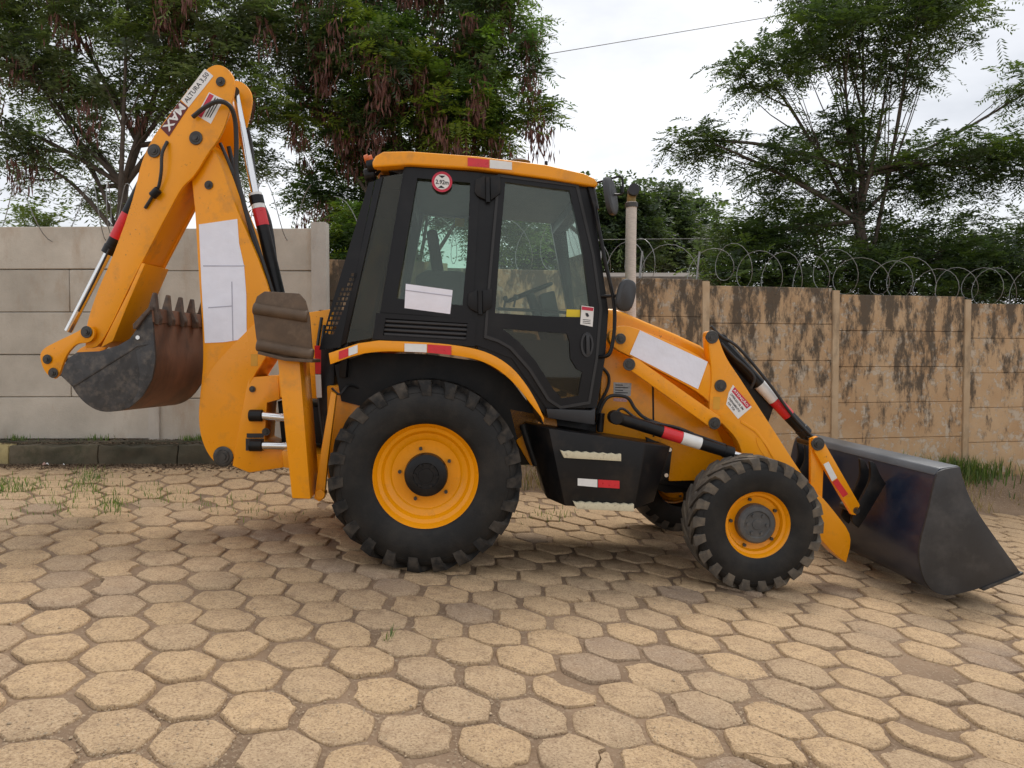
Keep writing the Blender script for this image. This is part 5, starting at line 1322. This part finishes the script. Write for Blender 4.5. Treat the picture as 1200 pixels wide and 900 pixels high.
def tree(label, blobs, base, lean, seed, per=20, nleaf=9, length=0.42, ll=0.12, lw=0.015, pods=0, droop=0.35, palette=GREEN, spread=0.15, group=None, trunk_r=0.16, thin=1.0):
    """blobs: list of (centre, radius vector, clusters) - clumps of twigs that make up the crown"""
    rg = np.random.default_rng(seed)
    t = empty('tree', base); tag(t, label, 'tree', group)
    inv = Matrix.Translation(-t.location)
    tips, segs = [], []
    base = np.array(base, float)
    top = np.mean([np.array(b[0]) for b in blobs], 0)
    fork = base * 0.45 + top * 0.55 + np.array([lean, 0, -0.4])
    K = 8
    tp = [base + (fork - base) * s + np.array([math.sin(s * 5 + seed) * 0.12, math.cos(s * 4) * 0.1, 0]) for s in np.linspace(0, 1, K)]
    segs.append((tp, trunk_r, trunk_r * 0.6))
    ext = [tp[-1] + (top - tp[-1]) * s + rg.normal(0, 0.1, 3) for s in (0, 0.25, 0.5, 0.75, 1.0)]
    segs.append((ext, trunk_r * 0.6, 0.03))
    stem = tp[4:] + ext[1:4]
    for c, r, n in blobs:
        c = np.array(c, float); r = np.array(r, float); n = max(2, int(n * thin))
        low = [q for q in stem if q[2] < c[2] + 0.2] or [stem[0]]
        fork = low[int(rg.integers(max(0, len(low) - 4), len(low)))]
        mid = (fork + c) / 2 + rg.normal(0, 0.25, 3) + np.array([0, 0, 0.15])
        lim = [fork * (1 - s) ** 2 + 2 * mid * s * (1 - s) + c * s * s for s in np.linspace(0, 1, 8)]
        segs.append((lim, trunk_r * 0.26, 0.016))
        d = unit(rg.normal(0, 1, (n, 3))); rad = rg.uniform(0.15, 1, (n, 1)) ** 0.5
        p = c + d * rad * r
        tips.append(p)
        for q in p[:: 2]:
            s0 = lim[rg.integers(3, 8)]
            mm = (s0 + q) / 2 + rg.normal(0, 0.12, 3)
            segs.append(([s0 * (1 - s) ** 2 + 2 * mm * s * (1 - s) + q * s * s for s in np.linspace(0, 1, 5)], 0.013, 0.004))
    tips = np.concatenate(tips)
    V, Fc = branch_tubes(segs)
    o = np_mesh('trunk', V, Fc, M_bark, t); o.matrix_parent_inverse = inv
    o.data.polygons.foreach_set('use_smooth', [True] * len(Fc))
    V, Fc, C = fronds(tips, per, spread, length, nleaf, lw, ll, droop, palette, rg)
    o = np_mesh('crown', V, Fc, M_leaf, t, C); o.matrix_parent_inverse = inv
    if pods:
        near = tips[np.argsort(tips[:, 1])[: int(len(tips) * 0.6)]]
        sel = near[rg.choice(len(near), min(pods, len(near)), replace=False)] + np.array([0, -0.12, -0.12])
        m = 64
        c = np.repeat(sel, m, 0); k = len(c)
        hp = rg.uniform(0.05, 0.55, (len(sel), 1)); 
        p0 = c + rg.normal(0, 1, (k, 3)) * np.array([0.085, 0.085, 0.02]) - np.array([0, 0, 1]) * rg.uniform(0, 1, (k, 1)) * np.repeat(hp + 0.12, m, 0)
        ln = rg.uniform(0.12, 0.20, (k, 1)); a = rg.uniform(0, 6.28, k)
        sd = np.stack([np.cos(a), np.sin(a), np.zeros(k)], 1) * 0.014
        dn = np.array([0, 0, -1.0]) + rg.normal(0, 0.16, (k, 3))
        V = np.stack([p0 - sd * 0.4, p0 + dn * ln * 0.5 - sd, p0 + dn * ln, p0 + dn * ln * 0.5 + sd], 1).reshape(-1, 3)
        o = np_mesh('seed_pods', V, np.arange(len(V)).reshape(-1, 4), M_pod, t); o.matrix_parent_inverse = inv; o['label'] = 'bunches of brown hanging seed pods'
    return t
def blob(px, py, D, rx, ry, n, rd=None):
    c = at_depth(px, py, D); k = D / F
    return ((c.x, c.y, c.z), (rx * k, (rd if rd else rx) * k, ry * k), n)
# big tree behind the cab, hung with seed pods
def gtree(px, D): 
    x = (px - CX) / F * D; return (x, D, 0.0)
D1 = 12.2
tree('big dense tree with many brown seed pods, branches spreading above the cab', [
    blob(365, 40, D1, 48, 60, 34), blob(425, -30, D1, 70, 50, 36), blob(500, -40, D1 + 0.6, 80, 50, 36), blob(560, 5, D1, 48, 48, 30),
    blob(430, 60, D1 - 0.4, 62, 55, 44), blob(505, 75, D1, 60, 60, 42), blob(575, 85, D1 - 0.2, 42, 52, 28), blob(618, 60, D1, 22, 45, 10), blob(632, 140, D1, 17, 20, 6),
    blob(380, 140, D1 + 0.3, 46, 48, 30), blob(455, 150, D1 + 0.4, 58, 42, 38), blob(535, 150, D1, 55, 38, 34), blob(590, 160, D1, 28, 26, 10),
    blob(365, 215, D1 + 0.4, 28, 35, 12), blob(425, 205, D1 + 1.0, 50, 45, 34), blob(410, 265, D1 + 1.0, 32, 36, 26), blob(500, 230, D1 + 1.4, 70, 40, 26), blob(600, 255, D1 + 1.6, 70, 45, 24)],
    gtree(455, D1 + 0.6), 0.0, 3, per=30, pods=120, thin=0.56, spread=0.125)
# tree behind the digging arm
D2 = 11.6
PALE = np.array([(0.085, 0.115, 0.06), (0.10, 0.14, 0.055), (0.125, 0.175, 0.055), (0.075, 0.10, 0.065), (0.095, 0.12, 0.07)])
tree('feathery pale green tree rising behind the digging arm above the grey wall', [
    blob(60, -10, D2, 75, 50, 44), blob(150, 5, D2, 75, 50, 44), blob(245, 0, D2, 70, 50, 42), blob(310, 20, D2 + 0.3, 42, 50, 24), blob(-30, 20, D2, 60, 50, 30), blob(40, 80, D2, 60, 45, 32), blob(110, 95, D2 + 0.4, 55, 40, 26), blob(190, 90, D2 + 0.4, 60, 45, 26),
    blob(260, 95, D2, 55, 48, 28), blob(312, 110, D2 + 0.2, 32, 60, 18), blob(20, 150, D2, 32, 32, 12), blob(90, 170, D2 + 0.5, 48, 34, 14), blob(40, 195, D2 + 0.5, 30, 18, 6), blob(255, 180, D2 + 0.4, 40, 40, 12), blob(310, 180, D2 + 0.4, 24, 30, 8), blob(120, 240, D2 + 1, 60, 12, 8), blob(40, 255, D2 + 1, 50, 8, 8)],
    gtree(150, D2 + 0.5), 0.0, 8, per=22, pods=24, palette=PALE * 1.2, spread=0.14, thin=0.55)
# tree above the old wall at the right
D3 = 13.0
MIX = np.array([(0.05, 0.082, 0.03), (0.065, 0.10, 0.03), (0.045, 0.07, 0.035), (0.08, 0.12, 0.03)])
tree('broad loose tree with sky gaps beyond the old wall near the front bucket', [
    blob(900, 90, D3, 50, 26, 18), blob(985, 40, D3, 75, 45, 40), blob(1070, 30, D3, 70, 50, 36), blob(1040, 90, D3, 40, 22, 10), blob(1010, -30, D3, 90, 40, 40), blob(835, 168, D3 - 0.4, 44, 14, 10), blob(792, 168, D3 - 0.4, 8, 8, 2),
    blob(905, 195, D3, 50, 24, 16), blob(975, 175, D3 + 0.4, 55, 40, 30), blob(1060, 205, D3 + 0.4, 40, 26, 10), blob(1115, 195, D3, 55, 40, 30), blob(1190, 185, D3, 50, 36, 24), blob(950, 250, D3 + 0.5, 70, 30, 28), blob(875, 270, D3 + 0.5, 45, 34, 20), blob(1030, 285, D3 + 1, 60, 26, 22), blob(1150, 280, D3 + 0.6, 75, 36, 34), blob(1200, 110, D3, 24, 24, 6)],
    gtree(1000, D3 + 0.5), 0.0, 21, per=18, palette=MIX, thin=0.85, spread=0.14)
DS = 12.6
for k, (lab, px0) in enumerate((('bushy dull green shrub showing above the old wall beside the loose tree trunk', 905), ('wide dull green shrub above the old wall beyond the front bucket', 1090), ('dull green shrub at the far end of the old wall', 1240))):
    tree(lab, [blob(px0 - 55, 318, DS, 45, 30, 22), blob(px0, 300, DS + 0.3, 52, 36, 32), blob(px0 + 60, 316, DS, 48, 32, 24), blob(px0 + 15, 345, DS, 80, 24, 30)], gtree(px0, DS), 0, 80 + k, per=13, palette=MIX * 0.95, trunk_r=0.06, group='shrubs behind the old wall')
# far trees over the old wall
FARG = np.array([(0.05, 0.075, 0.045), (0.06, 0.09, 0.045), (0.045, 0.065, 0.045), (0.075, 0.115, 0.04)])
for k, (lab, bl, px) in enumerate((
    ('dark rounded tree far behind the exhaust stack', [(700, 262, 30, 38, 60), (740, 262, 30, 40, 70), (722, 235, 22, 18, 30), (720, 300, 50, 30, 60)], 725),
    ('taller bushy tree far beyond the old wall and its wire', [(780, 245, 28, 30, 60), (768, 270, 30, 35, 60), (790, 285, 34, 35, 60), (760, 300, 40, 22, 40)], 778),
    ('light green far tree rising between the old wall and the loose tree', [(815, 262, 22, 34, 50), (835, 290, 26, 30, 46), (812, 300, 24, 26, 30)], 820),
    ('low dark tree far beyond the windscreen', [(640, 285, 45, 40, 70), (600, 300, 50, 34, 60), (668, 300, 36, 34, 50)], 640))):
    DF = 30.0 + 3 * k
    tree(lab, [blob(a, b2, DF, rx, ry, n) for a, b2, rx, ry, n in bl], ((px - CX) / F * DF, DF, 0.0), 0, 40 + k, per=11, nleaf=5, length=0.6, ll=0.24, lw=0.05, spread=0.35, palette=FARG * (1.25 if k == 2 else 1), group='trees far beyond the walls', droop=0.3)

# shrub behind the gap between the two walls
tree('dark leafy shrub filling the gap above the old wall beside the panel wall end post', [blob(405, 300, 10.9, 26, 22, 20), blob(420, 275, 10.9, 26, 26, 16), blob(450, 300, 11.0, 30, 18, 14)], gtree(415, 10.9), 0, 60, per=14, palette=GREEN * 0.9, trunk_r=0.06)

# ---- distant low house roof behind the old wall
hs = empty('far_house', at_depth(780, 330, 24.0)); tag(hs, 'low grey-brown roof far behind the razor wire beside the exhaust stack', 'house')
inv = Matrix.Translation(-hs.location)
M_roof = mat('weathered_roof', (0.15, 0.125, 0.105), 0.9, var=0.3, scale=4, coords='World', bump=0.4, bscale=12)
z0 = at_depth(780, 326, 24).z; z1 = at_depth(780, 309, 24).z; xa, xb = at_depth(690, 320, 24).x, at_depth(860, 320, 24).x
b = MB(); b.raw([(xa, 23.5, z0), (xb, 23.5, z0), (xb, 26.5, z1), (xa, 26.5, z1), (xa, 23.5, z0 - 0.12), (xb, 23.5, z0 - 0.12), (xb, 26.5, z1 - 0.12), (xa, 26.5, z1 - 0.12)], [[0, 1, 2, 3], [7, 6, 5, 4], [0, 4, 5, 1], [1, 5, 6, 2], [2, 6, 7, 3], [3, 7, 4, 0]])
o = b.obj('roof', M_roof, hs); o.matrix_parent_inverse = inv
b = MB(); b.box(xa + 0.3, xb - 0.3, 23.9, 26.4, -0.5, z0 - 0.02); o = b.obj('wall', M_conc, hs); o.matrix_parent_inverse = inv

# =================================================================== RAZOR WIRE, POWER LINE
def razor(label, p0, p1, rad, turns, seed, rw=0.0038, posts=()):
    rd = random.Random(seed)
    p0, p1 = Vector(p0), Vector(p1); ax = (p1 - p0); L = ax.length; ax.normalize()
    u = Vector((0, 0, 1)); v = ax.cross(u).normalized()
    pts = []; n = int(turns * 18)
    for i in range(n + 1):
        t = i / n; a = 2 * math.pi * turns * t
        k = rad * (1 + 0.55 * noise.noise((t * turns * 0.8, seed, 1))); sh = 0.42 * noise.noise((t * turns * 0.6, seed, 5))
        tilt = (0.33 + 0.6 * noise.noise((t * turns * 0.45, seed, 13))) * math.sin(a)
        pts.append(p0 + ax * (L * t + tilt * rad + sh) + u * (k * math.cos(a) + rad * (0.86 + 0.5 * noise.noise((t * turns * 0.5, seed, 9)))) + v * k * 0.8 * math.sin(a))
    b = MB(); b.tube(pts, rw, 5, smooth=False)
    o = b.obj('razor_wire', M_wire); tag(o, label, 'razor wire')
    o.data.transform(Matrix.Translation(-p0)); o.location = p0
    # barbs
    V, Fc = [], []
    for i in range(0, n, 2):
        p = pts[i] - p0; d = (pts[i + 1] - pts[i]).normalized(); s = d.orthogonal().normalized() * 0.014
        k = len(V); V += [p - d * 0.016 - s, p + s * 0.25, p + d * 0.016 + s, p - s * 0.25]; Fc.append((k, k + 1, k + 2, k + 3))
    np_mesh('barbs', np.array(V), np.array(Fc), M_wire, o)
    return o
zt = 3.0
razor('coiled razor wire along the top of the grey panel wall', (XL[0] + 1.0, WY + 0.06, zt - 0.05), (XL[3] - 0.1, WY + 0.06, zt - 0.08), 0.32, 10, 2, rw=0.005)
xr0, xr1 = XP[0] + 0.1, XP[3]
razor('tangled razor wire loops on the old wall beside the rear of the cab', at_depth(392, 296, oldw(XP[0])), at_depth(660, 320, oldw(XP[2])), 0.36, 7, 4)
razor('razor wire coil on the old wall between exhaust stack and front bucket', at_depth(690, 324, oldw(XP[2]) + 0.03), at_depth(1230, 358, oldw(XP[6])), 0.27, 18, 6)
for px, lab in ((748, 'thin steel stake in the razor wire beside the exhaust stack'), (815, 'thin steel stake in the razor wire behind the loader arm'), (700, 'thin steel stake in the razor wire behind the upper wing mirror')):                                     # thin steel wire stakes
    q = at_depth(px, 332, oldw(x_on_old(px)) + 0.04); b = MB(); b.rod((0, 0, 0), (0.05, 0, 0.5), 0.012, n=6)
    o = b.obj('wire_stake', M_wire); o.location = q - Vector((0, 0, 0.08)); tag(o, lab, 'stake', 'stakes on the old wall')
def cable(label, a, b_, sag, r):
    a, b_ = Vector(a), Vector(b_)
    P = [a.lerp(b_, t) - Vector((0, 0, sag * 4 * t * (1 - t))) for t in [i / 24 for i in range(25)]]
    bb = MB(); bb.tube([p - a for p in P], r, 6, smooth=False); o = bb.obj('power_line', M_steel); o.location = a
    return tag(o, label, 'cable')
cable('single thin overhead cable running from the big tree into the sky', at_depth(470, 92, 16), at_depth(1500, -80, 22), 0.0, 0.008)
cable('thin cable strung low in front of the far trees', at_depth(690, 281, 22), at_depth(900, 279, 24), 0.0, 0.010)

# =================================================================== WEEDS, LITTER
M_grass = leaf_mat('grass_blade', 0.3)
def blades(name, label, spots_, hmin, hmax, cols, seed, lean=0.5, wid=0.004):
    rg = np.random.default_rng(seed)
    P = np.array(spots_); n = len(P)
    h = rg.uniform(hmin, hmax, (n, 1)); a = rg.uniform(0, 6.28, n)
    dr = np.stack([np.cos(a), np.sin(a), np.zeros(n)], 1); sd = np.stack([-np.sin(a), np.cos(a), np.zeros(n)], 1) * wid
    ln = dr * rg.uniform(0.1, lean, (n, 1)) * h
    up = np.array([0, 0, 1.0])
    V = np.stack([P - sd, P + sd, P + up * h * 0.6 + ln * 0.45 + sd * 0.8, P + up * h * 0.6 + ln * 0.45 - sd * 0.8, P + up * h + ln], 1).reshape(-1, 3)
    o5 = np.arange(n)[:, None] * 5
    F3 = np.concatenate([o5 + np.array([[0, 1, 2]]), o5 + np.array([[0, 2, 3]]), o5 + np.array([[3, 2, 4]])])
    C = np.repeat(cols[rg.integers(0, len(cols), n)] * rg.uniform(0.7, 1.3, (n, 1)), 5, 0)
    o = np_mesh(name, V, F3, M_grass, None, C); return tag(o, label, 'grass', kind='stuff')
rd = random.Random(12); S = []
GC = np.array([(0.12, 0.19, 0.05), (0.16, 0.22, 0.06), (0.09, 0.14, 0.045)])
def ground_px(px, py):
    r = ray(px, py); t = 3.0
    for _ in range(60):
        p = CAM + r * t; e = p.z - gz(p.x, p.y)
        t += e / max(0.05, -(r.z) + TR * 0 + 0.02) * 0.6
    return CAM + r * t
for (px, py, sx, sy, n) in ((15, 570, 22, 6, 330), (100, 570, 16, 7, 200), (133, 592, 8, 6, 150), (70, 592, 25, 6, 90), (180, 580, 18, 6, 90), (240, 590, 40, 6, 60), (105, 558, 14, 4, 110), (310, 600, 30, 6, 30), (45, 605, 45, 6, 30), (455, 748, 5, 2, 12), (640, 605, 20, 4, 70)):
    for _ in range(n):
        g = ground_px(rd.gauss(px, sx), rd.gauss(py, sy))
        if g.y > 8.35 and g.x < -2.2: continue
        S.append((g.x, g.y, gz(g.x, g.y) - 0.012))
blades('grass', 'sparse green grass sprouting between the pavers near the kerb', S, 0.02, 0.085, GC, 5, 0.8, 0.0035)
S = []
for _ in range(5200):
    x = rd.uniform(-1.5, 9.5); y = pave_end(x) + rd.uniform(0.0, 0.75)
    if noise.noise((x * 1.1, y * 2, 3)) < -0.12: continue
    S.append((x, y, gz(x, y) - 0.02))
DC = np.array([(0.34, 0.25, 0.12), (0.26, 0.19, 0.10), (0.10, 0.13, 0.04), (0.38, 0.30, 0.17)])
blades('dry_grass', 'straw coloured dry grass on the earth bank below the old wall', S, 0.05, 0.22, DC, 6, 0.9)
S = []
for _ in range(500):
    x = rd.gauss(6.35, 0.35); y = oldw(x) - 0.1 - abs(rd.gauss(0, 0.12)); S.append((x, y, gz(x, y) - 0.02))
blades('weeds', 'tuft of dark green weeds at the foot of the old wall', S, 0.10, 0.32, GC * 0.8, 7, 0.7, 0.008)
S = []
for _ in range(260):
    x = rd.choice([-3.55, -3.6, -5.6, -4.7]) + rd.gauss(0, 0.09); S.append((x, WY - 0.03 - rd.random() * 0.1, 0.598))
blades('kerb_weeds', 'little weeds on the kerb top against the grey wall', S, 0.02, 0.09, GC, 8)
# leaf litter and grit along the kerb
M_litter = mat('dry_leaf_litter', (0.13, 0.085, 0.05), 0.95, var=0.5, scale=30, coords='World')
V, Fc = [], []
for _ in range(5200):
    x = rd.uniform(-7, -1.2); y = 8.44 - abs(rd.gauss(0, 0.2)) if x < -2.1 else pave_end(x) - rd.uniform(-0.3, 0.25)
    s = rd.uniform(0.006, 0.022); a = rd.uniform(0, 6.28); c, q = math.cos(a) * s, math.sin(a) * s; z = gz(x, y) + 0.004
    k = len(V); V += [(x - c, y - q, z), (x + q * 0.5, y - c * 0.5, z + rd.uniform(0, 0.012)), (x + c, y + q, z), (x - q * 0.5, y + c * 0.5, z + rd.uniform(0, 0.012))]; Fc.append((k, k + 1, k + 2, k + 3))
for _ in range(1500):
    x = rd.uniform(-7, -2.05); y = rd.uniform(8.47, 8.75); z = 0.606 if y > 8.635 else 0.582
    s = rd.uniform(0.006, 0.02); a = rd.uniform(0, 6.28); c, q = math.cos(a) * s, math.sin(a) * s
    k = len(V); V += [(x - c, y - q, z), (x + q * 0.5, y - c * 0.5, z + rd.uniform(0, 0.012)), (x + c, y + q, z), (x - q * 0.5, y + c * 0.5, z + rd.uniform(0, 0.012))]; Fc.append((k, k + 1, k + 2, k + 3))
tag(np_mesh('leaf_litter', np.array(V), np.array(Fc), M_litter), 'brown leaf litter gathered along the foot of the kerb', 'litter', kind='stuff')
for k, (px, py, s, m, lab) in enumerate(((73, 541, 0.03, M_stick, 'crumpled white scrap of litter below the kerb'), (79, 544, 0.02, M_stick, 'small white paper scrap below the kerb'), (52, 545, 0.035, mat('pink_scrap', (0.5, 0.3, 0.25), 0.8), 'pinkish broken tile scrap below the kerb'))):
    g = ground_px(px, py); r2 = random.Random(k)
    b = MB(); b.raw([(r2.uniform(-1, 1) * s, r2.uniform(-1, 1) * s, r2.uniform(0, 1) * s) for _ in range(3)] + [(-s, 0, 0), (s, -s * 0.5, 0.004), (0, s, 0), (0, 0, s)], [[3, 4, 6], [4, 5, 6], [5, 3, 6], [3, 5, 4], [0, 1, 2]])
    o = b.obj('litter_scrap', m); o.location = (g.x, min(g.y, 8.4), gz(g.x, min(g.y, 8.4))); tag(o, lab, 'litter', 'scraps of litter by the kerb')
